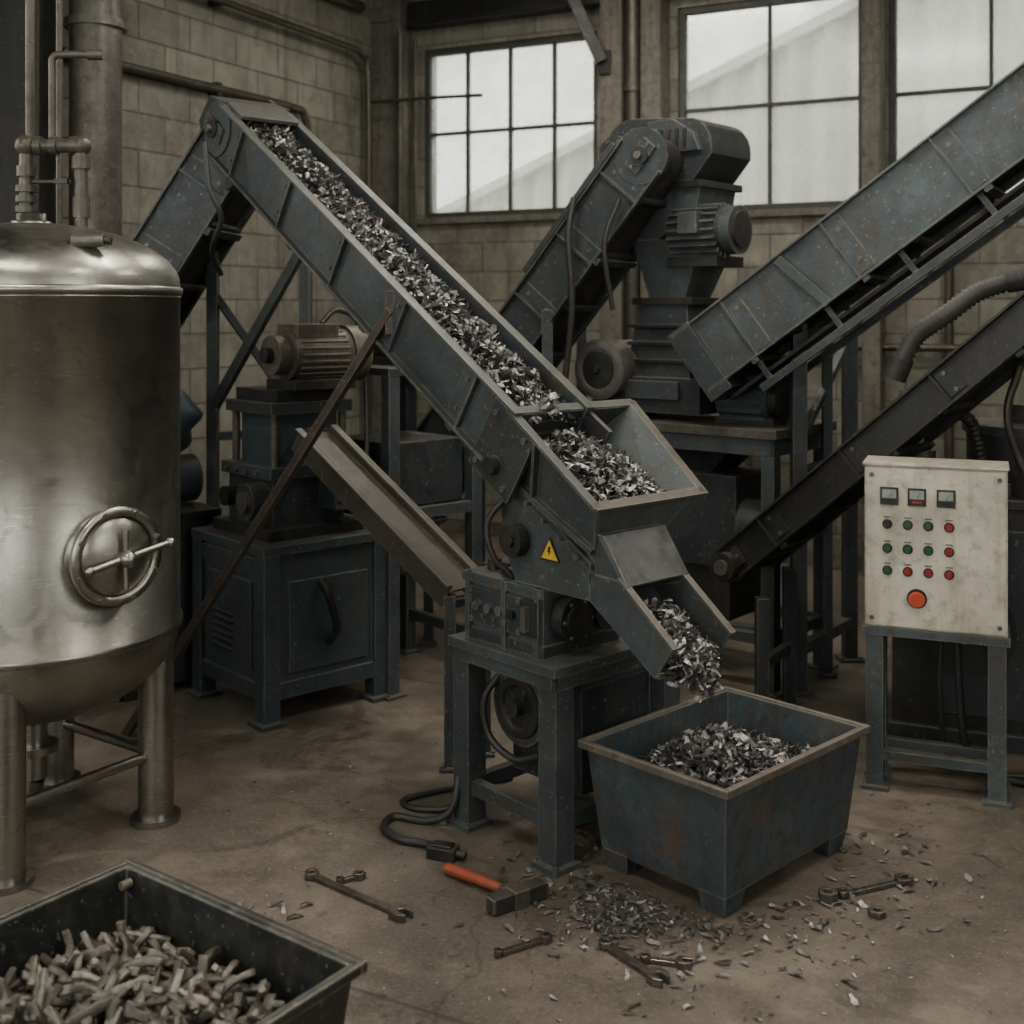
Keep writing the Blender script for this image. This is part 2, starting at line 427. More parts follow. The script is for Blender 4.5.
for nm, x0, x1 in (('trim_1', -.0, .30), ('trim_2', 2.26, 2.46), ('trim_3', 2.62, 2.80), ('trim_4', 4.39, 4.53), ('trim_5', 6.07, 6.25)):
    b = B(nm, RM); b.bx((x0 + .004, -.22, 0), (x1, -.002, HT - .02), CONC)
    b.bx((x0 - .0 + .004, -.26, 4.62), (x1 + .03, -.22, 4.75), CONC); b.finish(.01)
b = B('trim_6', RM); b.bx((.35, -.14, 4.60), (PX - .05, -.03, 4.80), DARK); b.bx((.35, -.2, 4.56), (PX - .05, -.03, 4.60), DARK); b.finish(.004)
b = B('baseboard_back', RM); b.bx((.35, -.03, 0.001), (PX - .05, -.002, .12), CONC); b.finish(.003)

b = B('roof_brace', RM)
b.beam((1.80, -.45, 5.25), (2.30, -.26, 4.05), .08, .10, DARK); b.bx((2.27, -.25, 3.95), (2.37, -.225, 4.15), DARK); b.finish(.004)
b = B('drain_pipe', RM)
b.cyl((2.54, -.16, .0), (2.54, -.16, HT - .01), .065, PIPE)
for z in (1., 2.4, 3.8, 4.9): b.cyl((2.54, -.16, z), (2.54, -.16, z + .07), .08, PIPE)
b.finish(0)
b = B('conduit_pipe', RM)
b.pipe([(.12, -3.9, 4.35), (.12, -2.6, 4.32), (.12, -.9, 4.30), (.12, -.55, 4.26), (.12, -.45, 4.0), (.12, -.45, 2.2), (.12, -.45, .3)], .028, PIPE, sub=5)
b.pipe([(.08, -3.9, 3.66), (.08, -2.6, 3.66), (.08, -1.55, 3.66), (.08, -1.33, 3.60), (.08, -1.28, 3.2), (.08, -1.28, 2.0), (.08, -1.28, .4)], .034, PIPE, sub=6)
b.pipe([(.08, -3.9, 4.7), (.08, -.5, 4.7)], .05, PIPE, sub=1)
b.pipe([(.36, -.3, 4.5), (.36, -.3, 2.4), (.36, -.3, .2)], .03, PIPE, sub=1)
b.pipe([(.42, -.14, 4.45), (.42, -.14, .2)], .018, PIPE, sub=1)
b.pipe([(.1, -.4, 3.87), (.7, -.4, 3.86), (1.25, -.4, 3.84)], .016, PIPE, sub=1)
for y in (-3.6, -2.4):
    b.box((.05, y, 3.66), (.1, .05, .1), DARK); b.box((.06, y, 4.33), (.12, .04, .09), DARK)
b.finish(0)
b = B('wall_cable_tray', RM)
b.bx((.01, -3.4, 4.9), (.2, -.3, 4.93), DARK); b.bx((.01, -3.4, 4.93), (.03, -.3, 5.0), DARK); b.bx((.18, -3.4, 4.93), (.2, -.3, 5.0), DARK); b.finish(.002)

b = B('water_pipe', RM)
b.pipe([(3.2, -.12, 1.72), (6.5, -.12, 1.72)], .03, PIPE, sub=1); b.pipe([(5.0, -.10, .02), (5.0, -.10, 2.7)], .035, PIPE, sub=1)
b.pipe([(3.5, -.1, 1.72), (3.5, -.1, .02)], .025, PIPE, sub=1); b.finish(0)

b = B('steel_pipe_column')
b.cyl((-2.55, 7.35, 0), (-2.55, 7.35, HT - .005), .155, GREY, 32)
for z in (.0, 2.2, 3.72): b.cyl((-2.55, 7.35, z), (-2.55, 7.35, z + .05), .185, GREY, 32)
b.finish(.003)
b = B('steel_column'); b.bx((-3.16, 7.05, 0), (-2.78, 7.4, HT - .005), DARK); b.bx((-3.2, 7.0, 0), (-2.74, 7.45, .3), DARK)
b.finish(.01)

def fill_lamp(p, ang, power, sx=1.5, sy=.5):  # area light in a made-up housing, added unseen to light the interior
    b = B('fill_lamp_housing', frame(p, ang))
    b.bx((-sx / 2, -sy / 2, 0), (sx / 2, sy / 2, .06), GREY); b.bx((-sx / 2 + .03, -sy / 2 + .03, -.012), (sx / 2 - .03, sy / 2 - .03, 0), FILLM)
    for x in (-.5, .5): b.cyl((x, 0, .06), (x, 0, HT - p[2]), .008, DARK, 8)
    b.finish(.003)
    l = bpy.data.lights.new('fill_lamp_light', 'AREA'); l.shape = 'RECTANGLE'; l.size = sx; l.size_y = sy; l.energy = power; l.color = (1, .94, .83)
    o = bpy.data.objects.new('fill_lamp_light', l); o.matrix_world = frame((p[0], p[1], p[2] - .03), ang); bpy.context.collection.objects.link(o)
fill_lamp((-1.6, 2.2, 4.95), -27, 70); fill_lamp((1.6, 2.6, 4.95), -27, 52); fill_lamp((.2, 5.0, 4.97), -27, 88); fill_lamp((3.2, 5.4, 4.97), -27, 60); fill_lamp((.3, 8.2, 5.0), -27, 62)  # all added as interior fill; the last one lifts the far end

b = B('warehouse_building', RM)
n = 100; x0, x1 = -5., 16.
vs = []; fs = []
for i in range(n + 1):
    x = x0 + (x1 - x0) * i / n; zt = 4.2 + .4 * x if x < 7 else 7.0 - .4 * (x - 7)
    y = 5 + (.16 if i % 2 else 0)
    vs += [(x, y, 0), (x, y, zt)]
for i in range(n): fs.append((2 * i, 2 * i + 2, 2 * i + 3, 2 * i + 1))
b.add(vs, fs, SIDING)
b.poly([(x0, 4.9, 4.2 + .4 * x0), (7, 4.9, 7.0), (x1, 4.9, 3.4), (x1, 4.9, 3.52), (7, 4.9, 7.14), (x0, 4.9, 4.32 + .4 * x0)], (0, 6, 0), SIDING)
b.bx((x0, 4.9, 3.1), (x1, 4.98, 3.2), SIDING)
b.finish(0)
b = B('yard_ground', RM); b.bx((-12, .31, -.12), (22, 20, -.02), ASPH); b.finish(0)

# ------------------------------------------------------------------ stainless tank
TC = V((-1.845, 4.63, 0))
b = B('stainless_steel_tank', frame(TC, 0))
r = .545
prof = [(0, .44)] + [(r * math.sin(math.radians(a)), .78 - .34 * math.cos(math.radians(a))) for a in range(12, 86, 8)] + [(r, .76), (r, .77)]
b.lathe(prof, (0, 0, 0), Zv, STEEL, 96)
b.lathe([(r, .765), (r + .009, .770), (r + .009, .795), (r, .80), (r, 2.055), (r + .010, 2.06), (r + .010, 2.085), (r, 2.09)], (0, 0, 0), Zv, STEEL, 96)
dome = [(r, 2.09)] + [(r * math.cos(t), 2.10 + .235 * math.sin(t)) for t in [math.radians(a) for a in (6, 14, 24, 34, 45, 56, 67, 78, 86)]] + [(0, 2.335)]
b.lathe(dome, (0, 0, 0), Zv, STEEL, 96)
b.lathe([(r + .001, 2.045), (r + .004, 2.048), (r + .004, 2.052), (r + .001, 2.055)], (0, 0, 0), Zv, STEEL, 96)
legs = []
for a in (-80, 10, 100, 190):
    t = math.radians(a); x, y = .455 * math.cos(t), .455 * math.sin(t); legs.append((x, y))
    b.cyl((x, y, .02), (x, y, .86), .068, STEEL, 28)
    b.cyl((x, y, 0), (x, y, .025), .095, STEEL, 28)
for i in range(4):
    p, q = legs[i], legs[(i + 1) % 4]
    b.cyl((p[0], p[1], .26), (q[0], q[1], .26), .020, STEEL, 12)
b.cyl((0, 0, .2), (0, 0, .46), .05, STEEL); b.cyl((0, 0, .3), (0, 0, .33), .09, STEEL); b.pipe([(0, 0, .2), (-.05, 0, .12), (-.3, -.05, .1)], .045, STEEL)
t = math.radians(-41); nrm = V((math.cos(t), math.sin(t), 0)); tan = V((-math.sin(t), math.cos(t), 0))
c = nrm * (r - .03) + V((0, 0, 1.13))
b.lathe([(.158, 0), (.158, .035), (.150, .04), (.152, .07), (.175, .072), (.175, .092), (.150, .095), (.140, .088), (.14, .075)], c, nrm, STEEL, 48)
b.lathe([(.141, .076), (.13, .088), (.09, .102), (.045, .112), (0, .115)], c, nrm, STEEL, 48)
b.cyl(c + nrm * .11, c + nrm * .155, .020, STEEL, 16)
hd = (tan * .97 + V((0, 0, .17))).normalized()
b.cyl(c + nrm * .14 - hd * .14, c + nrm * .14 + hd * .18, .012, STEEL, 12)
b.cyl(c + nrm * .14 - V((0, 0, .11)), c + nrm * .14 + V((0, 0, .10)), .010, STEEL, 12)
b.sphere(c + nrm * .14 + hd * .18, .018, STEEL); b.sphere(c + nrm * .14 - hd * .14, .016, STEEL); b.sphere(c + nrm * .155, .03, STEEL)
for a in range(0, 360, 45):
    q = c + nrm * .09 + tan * (.160 * math.cos(math.radians(a + 20))) + V((0, 0, .160 * math.sin(math.radians(a + 20)))); b.bolt(q, nrm, .009, .012, STEEL)
lu = V((.33, -.30, 2.225)); b.cyl(lu + V((-.02, -.0, -.07)), lu + V((-.02, 0, .035)), .026, DARK, 16)
b.cyl(lu + V((-.06, -.03, .02)), lu + V((.05, -.02, .025)), .024, GREY, 16); b.cyl(lu + V((.05, -.02, .025)), lu + V((.075, -.018, .022)), .015, DARK, 12)
b.lathe([(.075, 0), (.075, .02), (.055, .022), (.055, .05), (0, .05)], (-.03, .05, 2.325), Zv, STEEL, 32)
b.finish(.0)

b = B('valve_pipework')
Y = 4.68
b.cyl((-1.895, Y, 2.37), (-1.895, Y, 2.66), .026, PIPE, 16)
for z in (2.38, 2.42, 2.46): b.cyl((-1.895, Y, z), (-1.895, Y, z + .025), .042, PIPE, 8)
b.cyl((-1.895, Y, 2.52), (-1.895, Y, 2.56), .036, PIPE, 16)
b.sphere((-1.895, Y, 2.64), .042, PIPE)
b.cyl((-1.93, Y, 2.64), (-1.70, Y, 2.64), .027, PIPE, 16)
for x in (-1.86, -1.80, -1.72): b.cyl((x, Y, 2.64), (x + .03, Y, 2.64), .037, PIPE, 12)
b.sphere((-1.68, Y, 2.64), .040, PIPE)
b.pipe([(-1.68, Y, 2.66), (-1.68, Y, 2.3), (-1.68, Y, 2.2)], .026, PIPE, sub=1); b.cyl((-1.68, Y, 2.55), (-1.68, Y, 2.60), .036, PIPE, 12)
b.cyl((-1.68, Y, 2.36), (-1.68, Y, 2.44), .034, PIPE, 12)
b.pipe([(-1.80, Y + .02, 2.66), (-1.80, Y + .02, 2.92), (-1.795, Y + .02, 2.99), (-1.74, Y + .02, 3.0), (-1.62, Y + .02, 3.0)], .015, PIPE)
b.cyl((-1.66, Y + .02, 3.0), (-1.60, Y + .02, 3.0), .022, PIPE, 12)
b.pipe([(-1.86, Y + .25, HT - .01), (-1.86, Y + .25, 2.3)], .013, PIPE, sub=1)
b.pipe([(-1.92, Y + .1, HT - .01), (-1.92, Y + .1, 2.33)], .018, PIPE, sub=1)
b.pipe([(-1.895, Y, 2.5), (-1.80, Y, 2.5), (-1.72, Y, 2.5)], .008, PIPE, sub=1); b.box((-1.75, Y - .02, 2.5), (.05, .02, .02), DARK)
b.finish(0)

# ------------------------------------------------------------------ conveyors
def conv(b, P0, P1, width, h, bed=.1, mat=BLUE, rib=.55, ends=(True, True), belt=BLACK, r_end=None, inner=None):
    P0, P1 = V(P0), V(P1); d = (P1 - P0); L = d.length; d.normalize()
    w = Zv.cross(d).normalized(); n = d.cross(w)
    if n.z < 0: n = -n
    w = n.cross(d)
    A = axes(P0, d, w, n); W = width / 2
    for sgn in (-1, 1):
        y = sgn * W
        b.box((L / 2, y, -h / 2), (L, .012, h), mat, A)
        b.box((L / 2, y + sgn * .018, -.006), (L, .045, .012), mat, A)
        b.box((L / 2, y + sgn * .018, -h + .006), (L, .045, .012), mat, A)
        k = int(L / rib)
        for i in range(k + 1):
            x = L * (i + .5) / (k + 1); b.box((x, y + sgn * .018, -h / 2), (.012, .03, h - .02), mat, A)
            b.box((x + .05, y + sgn * .008, -h / 2), (.09, .006, h - .05), mat, A)
            for zz in (-.25, -.75):
                q = A @ V((x + .05, y + sgn * .01, h * zz)); b.bolt(q, A.to_3x3() @ V((0, sgn, 0)), .010, .010)
    b.box((L / 2, 0, -bed - .008), (L, width - .014, .016), belt, A)
    b.box((L / 2, 0, -h + .035), (L, width - .04, .010), belt, A)
    x = .15
    while x < L:
        b.cyl(A @ V((x, -W + .01, -h + .015)), A @ V((x, W - .01, -h + .015)), .022, DARK, 12); x += .38
    x = .3
    while x < L:
        b.box((x, 0, -h - .01), (.04, width + .06, .025), mat, A); x += .7
    re = r_end or h * .42
    for e, x in ((ends[0], 0), (ends[1], L)):
        if not e: continue
        c = V((x, 0, -h / 2))
        b.cyl(A @ (c + V((0, -W + .012, 0))), A @ (c + V((0, W - .012, 0))), re, belt, 28)
        for sgn in (-1, 1):
            b.cyl(A @ (c + V((0, sgn * (W - .006), 0))), A @ (c + V((0, sgn * (W + .02), 0))), h / 2 + .005, mat, 32)
            b.cyl(A @ (c + V((0, sgn * (W + .02), 0))), A @ (c + V((0, sgn * (W + .05), 0))), .05, DARK, 20)
            b.cyl(A @ (c + V((0, sgn * (W + .02), 0))), A @ (c + V((0, sgn * (W + .075), 0))), .02, GREY, 14)
            b.box(c + V((0, sgn * (W + .028), 0)), (.18, .018, .09), mat, A)
            for dx in (-.075, .075): b.bolt(A @ (c + V((dx, sgn * (W + .037), 0))), A.to_3x3() @ V((0, sgn, 0)), .010, .012)
    return A, L

def post(b, x, y, z1, w=.07, mat=BLUE):
    b.bx((x - w / 2, y - w / 2, .015), (x + w / 2, y + w / 2, z1), mat)
    b.bx((x - w * .9, y - w * .9, 0), (x + w * .9, y + w * .9, .018), mat)
    for a in (-1, 1): b.bolt((x + a * w * .7, y - w * .7, .018), (0, 0, 1))

MA = -48.2; MO = (.029, 4.4, 0); MF = frame(MO, MA)
b = B('conveyor_belt')
up = MF @ V((-2.20, .17, 3.03)); lo = MF @ V((0.02, .17, 1.625))
A, L = conv(b, lo, up, .34, .27, bed=.11, rib=.6, ends=(False, True))
for y in (-.19, .19):
    b.box((-.0, y, -.17), (.26, .02, .30), DBLUE, A)
    for dx in (-.09, .09):
        for dz in (-.28, -.06): b.bolt(A @ V((dx, y * 1.05, dz)), A.to_3x3() @ V((0, y, 0)), .013, .015)
b.cyl(A @ V((0, -.235, -.24)), A @ V((0, .235, -.24)), .035, DARK)
b.box((L - .08, 0, .01), (.16, .33, .02), BLUE, A)
b.box((L + .02, -.185, -.14), (.36, .02, .25), BLUE, A)
b.poly([A @ V((L + .0, -.195, .02)), A @ V((L + .16, -.195, -.02)), A @ V((L + .20, -.195, -.18)), A @ V((L + .06, -.195, -.30)), A @ V((L - .06, -.195, -.27))], A.to_3x3() @ V((0, .38, 0)), DBLUE)
post(b, -1.66, 6.66, 2.66, .06); post(b, -1.20, 6.95, 2.55, .06)
b.beam((-1.66, 6.66, 2.6), (-1.36, 5.98, 2.66), .05, .06, BLUE); b.beam((-1.20, 6.95, 2.52), (-1.16, 6.25, 2.66), .05, .06, BLUE)
b.beam((-1.66, 6.66, 1.45), (-1.05, 6.4, 2.45), .05, .05, BLUE); b.beam((-1.66, 6.66, 1.3), (-1.20, 6.95, 1.3), .05, .05, BLUE)
b.beam((-1.66, 6.66, 2.1), (-1.20, 6.95, 1.35), .04, .04, BLUE)
b.beam((-.50, 4.98, 2.0), (-1.80, 5.6, .02), .045, .035, BRACE); b.bx((-1.88, 5.54, 0), (-1.72, 5.66, .02), BRACE)
b.beam((-.50, 4.98, 2.08), (-.50, 4.98, 1.90), .05, .02, BRACE)
b.pipe([(-1.5, 5.86, 2.82), (-1.47, 5.83, 2.6), (-1.42, 5.86, 2.45), (-1.5, 6.0, 2.3), (-1.6, 6.6, 2.2)], .014, HOSE)
b.finish(.002)

b = B('scrap_metal_chips')
vs = []; fs = []; nx, ny = 60, 6
for i in range(nx + 1):
    for j in range(ny + 1):
        x = L * .985 * i / nx; y = -.155 + .31 * j / ny
        vs.append(A @ V((x, y, -.09 + .04 * (1 - (y / .16) ** 2) + .018 * noise.noise(V((x * 9, y * 9, 0))))))
for i in range(nx):
    for j in range(ny): k = i * (ny + 1) + j; fs.append((k, k + 1, k + ny + 2, k + ny + 1))
b.add(vs, fs, MOUND)
for i in range(4000):
    x = R.uniform(0, L * .97); y = R.uniform(-.150, .150)
    z = -.08 + .045 * (1 - (y / .16) ** 2) + .02 * noise.noise(V((x * 9, y * 9, 0))) + R.uniform(-.01, .02)
    big = R.random() ** 2
    shard(b, A @ V((x, y, z)), .025 + .065 * big, .008 + .020 * R.random() * (.5 + big), CHIP, 1.0, 0, 4, 1.2)
b.finish(0)

b = B('conveyor_belt')
A2, L2 = conv(b, (-3.10, 6.55, .55), (-1.58, 6.45, 2.93), .5, .30, mat=DBLUE, ends=(True, False))
post(b, -2.75, 6.22, .95, .06, DBLUE); post(b, -2.75, 6.82, .95, .06, DBLUE); post(b, -2.2, 6.85, 1.8, .06, DBLUE); post(b, -2.05, 6.15, 1.95, .06, DBLUE)
b.beam((-2.05, 6.15, .7), (-2.75, 6.22, .7), .05, .05, DBLUE)
b.finish(.002)

b = B('conveyor_belt')
A3, L3 = conv(b, (-.92, 7.75, .62), (.72, 6.74, 2.93), .42, .30, mat=DBLUE, rib=.45, ends=(True, True), r_end=.12)
b.box((L3 - .5, 0, .03), (.9, .46, .03), DBLUE, A3)
post(b, .20, 6.80, 2.0, .06, DBLUE); post(b, .42, 7.25, 2.1, .06, DBLUE); post(b, -.5, 7.2, 1.0, .06, DBLUE); post(b, -.2, 7.6, 1.1, .06, DBLUE)
b.beam((.20, 6.80, 1.0), (.42, 7.25, 1.0), .05, .05, DBLUE); b.beam((-.5, 7.2, .5), (.20, 6.8, .5), .05, .05, DBLUE)
b.pipe([(.34, 6.62, 2.62), (.31, 6.6, 2.4), (.33, 6.62, 2.0), (.28, 6.7, 1.4), (.3, 6.7, .9)], .018, HOSE)
b.pipe([(.58, 6.5, 2.6), (.50, 6.5, 2.35), (.55, 6.55, 2.0)], .014, HOSE)
b.finish(.002)

b = B('conveyor_belt')
A4, L4 = conv(b, (.97, 6.61, 1.86), (3.25, 5.30, 3.80), .42, .36, mat=BLUE, rib=.75, ends=(False, True), bed=.12)
b.box((L4 * .5, 0, -.44), (L4 * .96, .34, .02), BLACK, A4)
for y in (-.19, .19):
    b.box((L4 * .52, y, -.50), (L4 * .9, .03, .04), DBLUE, A4)
    for i in range(7): b.box((.3 + i * .45, y, -.43), (.03, .02, .14), DBLUE, A4)
b.box((.05, 0, -.2), (.14, .50, .42), DBLUE, A4)
post(b, 1.50, 6.28, 1.93, .075); post(b, 1.93, 6.86, 1.92, .075, BLUE); post(b, 1.72, 6.55, 1.98, .05)
b.beam((1.50, 6.28, .22), (1.93, 6.86, .22), .05, .06, BLUE); b.beam((1.50, 6.28, 1.15), (1.93, 6.86, 1.15), .05, .05, BLUE)
b.beam((1.50, 6.28, 1.85), (1.93, 6.86, 1.90), .06, .07, BLUE); b.beam((1.50, 6.28, 1.3), (1.93, 6.86, 1.85), .04, .04, BLUE)
b.beam((1.50, 6.28, .3), (1.12, 6.45, .3), .05, .05, BLUE)
post(b, 3.0, 5.2, 3.2, .075); post(b, 3.25, 5.65, 3.2, .075); b.beam((3.0, 5.2, 1.5), (3.25, 5.65, 1.5), .05, .05, BLUE)
b.beam(A4 @ V((.70, -.235, -.02)), A4 @ V((.78, -.235, -.36)), .02, .05, BLUE)
b.finish(.002)

b = B('conveyor_belt')
A5, L5 = conv(b, (1.14, 6.0, .84), (2.42, 5.0, 2.26), .42, .17, mat=DARK, bed=.10, rib=.7, ends=(True, True))
b.box((L5 / 2, .22, .02), (L5, .02, .05), GREY, A5)
post(b, 1.20, 5.76, .62, .06, DBLUE); post(b, 1.40, 6.06, .70, .06, DBLUE); b.beam((1.2, 5.76, .3), (1.40, 6.06, .3), .04, .05, DBLUE)
post(b, 2.32, 4.86, 1.85, .06, DBLUE); post(b, 2.52, 5.16, 1.95, .06, DBLUE)
q = A5 @ V((.0, -.24, -.09)); b.cyl(q, q + A5.to_3x3() @ V((0, -.06, 0)), .065, DARK); b.cyl(q + A5.to_3x3() @ V((0, -.06, 0)), q + A5.to_3x3() @ V((0, -.08, 0)), .035, GREY)
b.finish(.002)

b = B('flexible_duct_hose')
b.pipe([(1.70, 5.26, 1.76), (1.76, 5.22, 1.89), (1.86, 5.14, 1.98), (1.98, 5.08, 2.08), (2.12, 4.95, 2.14)], .040, HOSEG, n=18, rib=.012, sub=8)
b.cyl((2.06, 5.0, 2.125), (2.2, 4.93, 2.15), .055, DARK); b.sphere((2.2, 4.93, 2.15), .060, GREY)
b.cyl((2.2, 4.93, 2.15), (2.2, 4.93, 2.42), .045, GREY); b.cyl((2.2, 4.93, 2.30), (2.2, 4.93, 2.36), .065, DARK)
b.cyl((2.2, 4.93, 2.15), (2.32, 4.90, 2.15), .045, GREY)
b.cyl((1.68, 5.27, 1.70), (1.71, 5.25, 1.79), .050, DARK)
b.finish(0)

# ------------------------------------------------------------------ hammer mill in the background centre
HF = frame((1.08, 6.86, 0), -40)
b = B('hammer_mill', HF)
pts = []
for a in range(180, -1, -15): pts.append((-.33 + .19 * math.cos(math.radians(a)) if a >= 90 else .04 + .16 * math.cos(math.radians(a)), -.22, 2.90 + (.20 if a >= 90 else .17) * math.sin(math.radians(a))))
pts += [(.20, -.22, 2.86), (.08, -.22, 2.72), (-.30, -.22, 2.70), (-.5, -.22, 2.62)]
b.poly(pts, (0, .44, 0), DBLUE)
b.poly([(-.20, -.25, 3.06), (-.04, -.25, 3.07), (.10, -.25, 2.98), (.14, -.25, 2.88), (-.12, -.25, 2.88)], (0, .50, 0), BLUE)
for i in range(5): b.bx((-.16 + i * .05, -.262, 2.90), (-.14 + i * .05, -.25, 3.01), DARK)
b.cyl((-.40, -.23, 2.90), (-.40, -.30, 2.90), .10, DBLUE, 28); b.cyl((-.40, -.30, 2.90), (-.40, -.34, 2.90), .05, BLKP)
for a in range(0, 360, 60): b.bolt((-.40 + .075 * math.cos(math.radians(a)), -.30, 2.90 + .075 * math.sin(math.radians(a))), (0, -1, 0), .010, .014)
b.poly([(-.32, -.2, 2.72), (.12, -.2, 2.72), (.08, -.2, 2.52), (-.16, -.2, 2.40), (-.30, -.2, 2.40)], (0, .4, 0), BLUE)
b.bx((-.34, -.23, 2.68), (.14, .23, 2.72), DARK)
b.cyl((-.08, -.12, 2.44), (.26, -.12, 2.44), .125, DBLUE, 32); b.cyl((.26, -.12, 2.44), (.32, -.12, 2.44), .135, BLUE, 32); b.cyl((.32, -.12, 2.44), (.335, -.12, 2.44), .10, DARK, 24)
for a in range(0, 360, 18):
    t = math.radians(a); M = Matrix.Translation((0.08, -.12, 2.44)) @ Matrix.Rotation(t, 4, 'X'); b.box((0, 0, .135), (.30, .012, .035), BLUE, M)
b.bx((.03, -.30, 2.42), (.15, -.22, 2.54), BLUE)
b.bx((-.1, -.2, 2.24), (.22, .1, 2.30), DARK)
def frus(b, z0, z1, r0, r1, mat):
    vs = [(r0[0], r0[1], z0), (r0[2], r0[1], z0), (r0[2], r0[3], z0), (r0[0], r0[3], z0), (r1[0], r1[1], z1), (r1[2], r1[1], z1), (r1[2], r1[3], z1), (r1[0], r1[3], z1)]
    b.add(vs, [(0, 3, 2, 1), (4, 5, 6, 7), (0, 1, 5, 4), (1, 2, 6, 5), (2, 3, 7, 6), (3, 0, 4, 7)], mat)
frus(b, 2.07, 2.40, (-.26, -.14, -.02, .14), (-.34, -.2, .12, .2), STAND)
b.bx((-.34, -.2, 2.03), (.06, .2, 2.07), DARK)
frus(b, 1.60, 2.03, (-.38, -.22, .06, .22), (-.30, -.18, .02, .18), DBLUE)
for z in (1.70, 1.80, 1.90): b.bx((-.35, -.235, z), (.04, -.19, z + .02), DARK)
b.cyl((-.46, -.34, 1.66), (-.46, .0, 1.66), .165, LGREY, 40); b.cyl((-.46, -.36, 1.66), (-.46, -.34, 1.66), .173, LGREY, 40)
b.lathe([(.165, 0), (.150, .006), (.118, .008), (.112, -.004), (0, .002)], (-.46, -.362, 1.66), (0, -1, 0), LGREY, 36)
b.cyl((-.46, -.355, 1.66), (-.46, -.372, 1.66), .105, DARK, 32); b.cyl((-.46, -.36, 1.66), (-.46, -.39, 1.66), .018, DARK)
b.bx((-.55, -.3, 1.36), (-.33, .05, 1.54), DARK)
b.bx((-.40, -.25, 1.42), (.14, .27, 1.62), DBLUE); b.bx((-.34, -.28, 1.50), (.02, -.25, 1.60), BLUE)
b.cyl((.22, -.1, 1.52), (.52, -.1, 1.52), .12, BLUE2, 28); b.cyl((.52, -.1, 1.52), (.57, -.1, 1.52), .10, DARK, 24)
for a in range(0, 360, 24):
    M = Matrix.Translation((.36, -.1, 1.52)) @ Matrix.Rotation(math.radians(a), 4, 'X'); b.box((0, 0, .127), (.26, .01, .025), BLUE2, M)
b.bx((.2, -.18, 1.38), (.55, -.02, 1.42), DARK); b.bx((.20, .08, 1.38), (.5, .3, 1.75), DBLUE)
b.bx((-.62, -.36, 1.33), (.66, .36, 1.38), GREY)
b.bx((-.60, -.34, 1.24), (.64, -.31, 1.33), BLUE); b.bx((-.6, .31, 1.24), (.64, .34, 1.33), BLUE)
b.bx((.61, -.34, 1.24), (.64, .34, 1.33), BLUE); b.bx((-.60, -.34, 1.24), (-.57, .34, 1.33), BLUE)
for x in (-.56, .6):
    for y in (-.3, .3): post(b, x, y, 1.26, .075, BLUE)
for y in (-.3, .3): b.bx((-.56, y - .025, .25), (.6, y + .025, .31), BLUE)
b.bx((-.58, -.3, .25), (-.54, .3, .31), BLUE); b.bx((.58, -.3, .25), (.62, .3, .31), BLUE)
b.bx((-.30, -.22, .6), (.35, .2, 1.1), DBLUE); b.bx((-.3, -.2, .31), (.3, .2, .6), DARK)
b.cyl((-.45, -.05, .75), (-.1, -.05, .75), .15, BLUE2)
b.cyl((.35, -.1, .85), (.5, -.1, .85), .12, BLUE2)
frus(b, 1.1, 1.24, (-.15, -.15, .15, .15), (-.3, -.2, .3, .2), DBLUE)
b.finish(.003)

# ------------------------------------------------------------------ left machine group
LF = frame((-1.15, 6.22, 0), MA)
b = B('baling_press_machine', LF)
w = .34
b.bx((-w, -w, .12), (w, w, .82), BLUE2)
b.bx((-w - .03, -w - .03, .82), (w + .03, w + .03, .865), BLUE2)
for x in (-w + .02, w - .02):
    for y in (-w + .02, w - .02): b.bx((x - .045, y - .045, 0.02), (x + .045, y + .045, .82), BLUE2); b.bx((x - .07, y - .07, 0), (x + .07, y + .07, .025), BLUE2)
b.bx((-w - .01, -w - .012, .72), (w + .01, -w, .80), BLUE2); b.bx((-w - .01, -w - .012, .12), (w + .01, -w, .2), BLUE2)
b.bx((w, -w, .12), (w + .012, w, .2), BLUE2)
b.bx((w, -.22, .24), (w + .012, .24, .68), BLUE2); b.bx((-.22, -w - .014, .25), (.22, -w, .68), BLUE2)
for i in range(6): b.bx((-.15, -w - .022, .30 + i * .035), (.05, -w - .012, .315 + i * .035), DARK)
b.pipe([(w + .02, -.05, .66), (w + .07, -.04, .62), (w + .07, 0, .5), (w + .06, .02, .42), (w + .02, .0, .35)], .018, DARK)
b.bx((-.30, -.28, .865), (.26, .28, .92), DARK)
b.bx((-.24, -.22, .92), (.20, .20, 1.20), DBLUE); b.bx((-.27, -.25, 1.16), (.23, .23, 1.22), BLUE2)
b.bx((-.18, -.18, 1.22), (.16, .18, 1.48), BLUE2); b.bx((-.24, -.24, 1.48), (.22, .24, 1.54), DBLUE)
b.bx((-.2, -.2, 1.54), (.2, .2, 1.60), DARK)
for x in (-.2, -.1, 0, .1): b.bolt((x, -.25, 1.19), (0, -1, 0), .014, .015)
b.cyl((.1, -.19, 1.05), (.1, -.32, 1.05), .09, DBLUE); b.cyl((.1, -.32, 1.05), (.1, -.34, 1.05), .05, GREY)
b.cyl((-.15, -.22, 1.05), (-.15, -.30, 1.05), .05, DARK)
b.cyl((.2, 0, 1.33), (.34, 0, 1.33), .08, DBLUE); b.bx((.2, .05, 1.0), (.36, .22, 1.25), BLUE2)
for x in (-.2, .18):
    for y in (-.2, .2): b.cyl((x, y, 1.2), (x, y, 1.5), .02, GREY, 12)
mx, mz = .14, 1.775
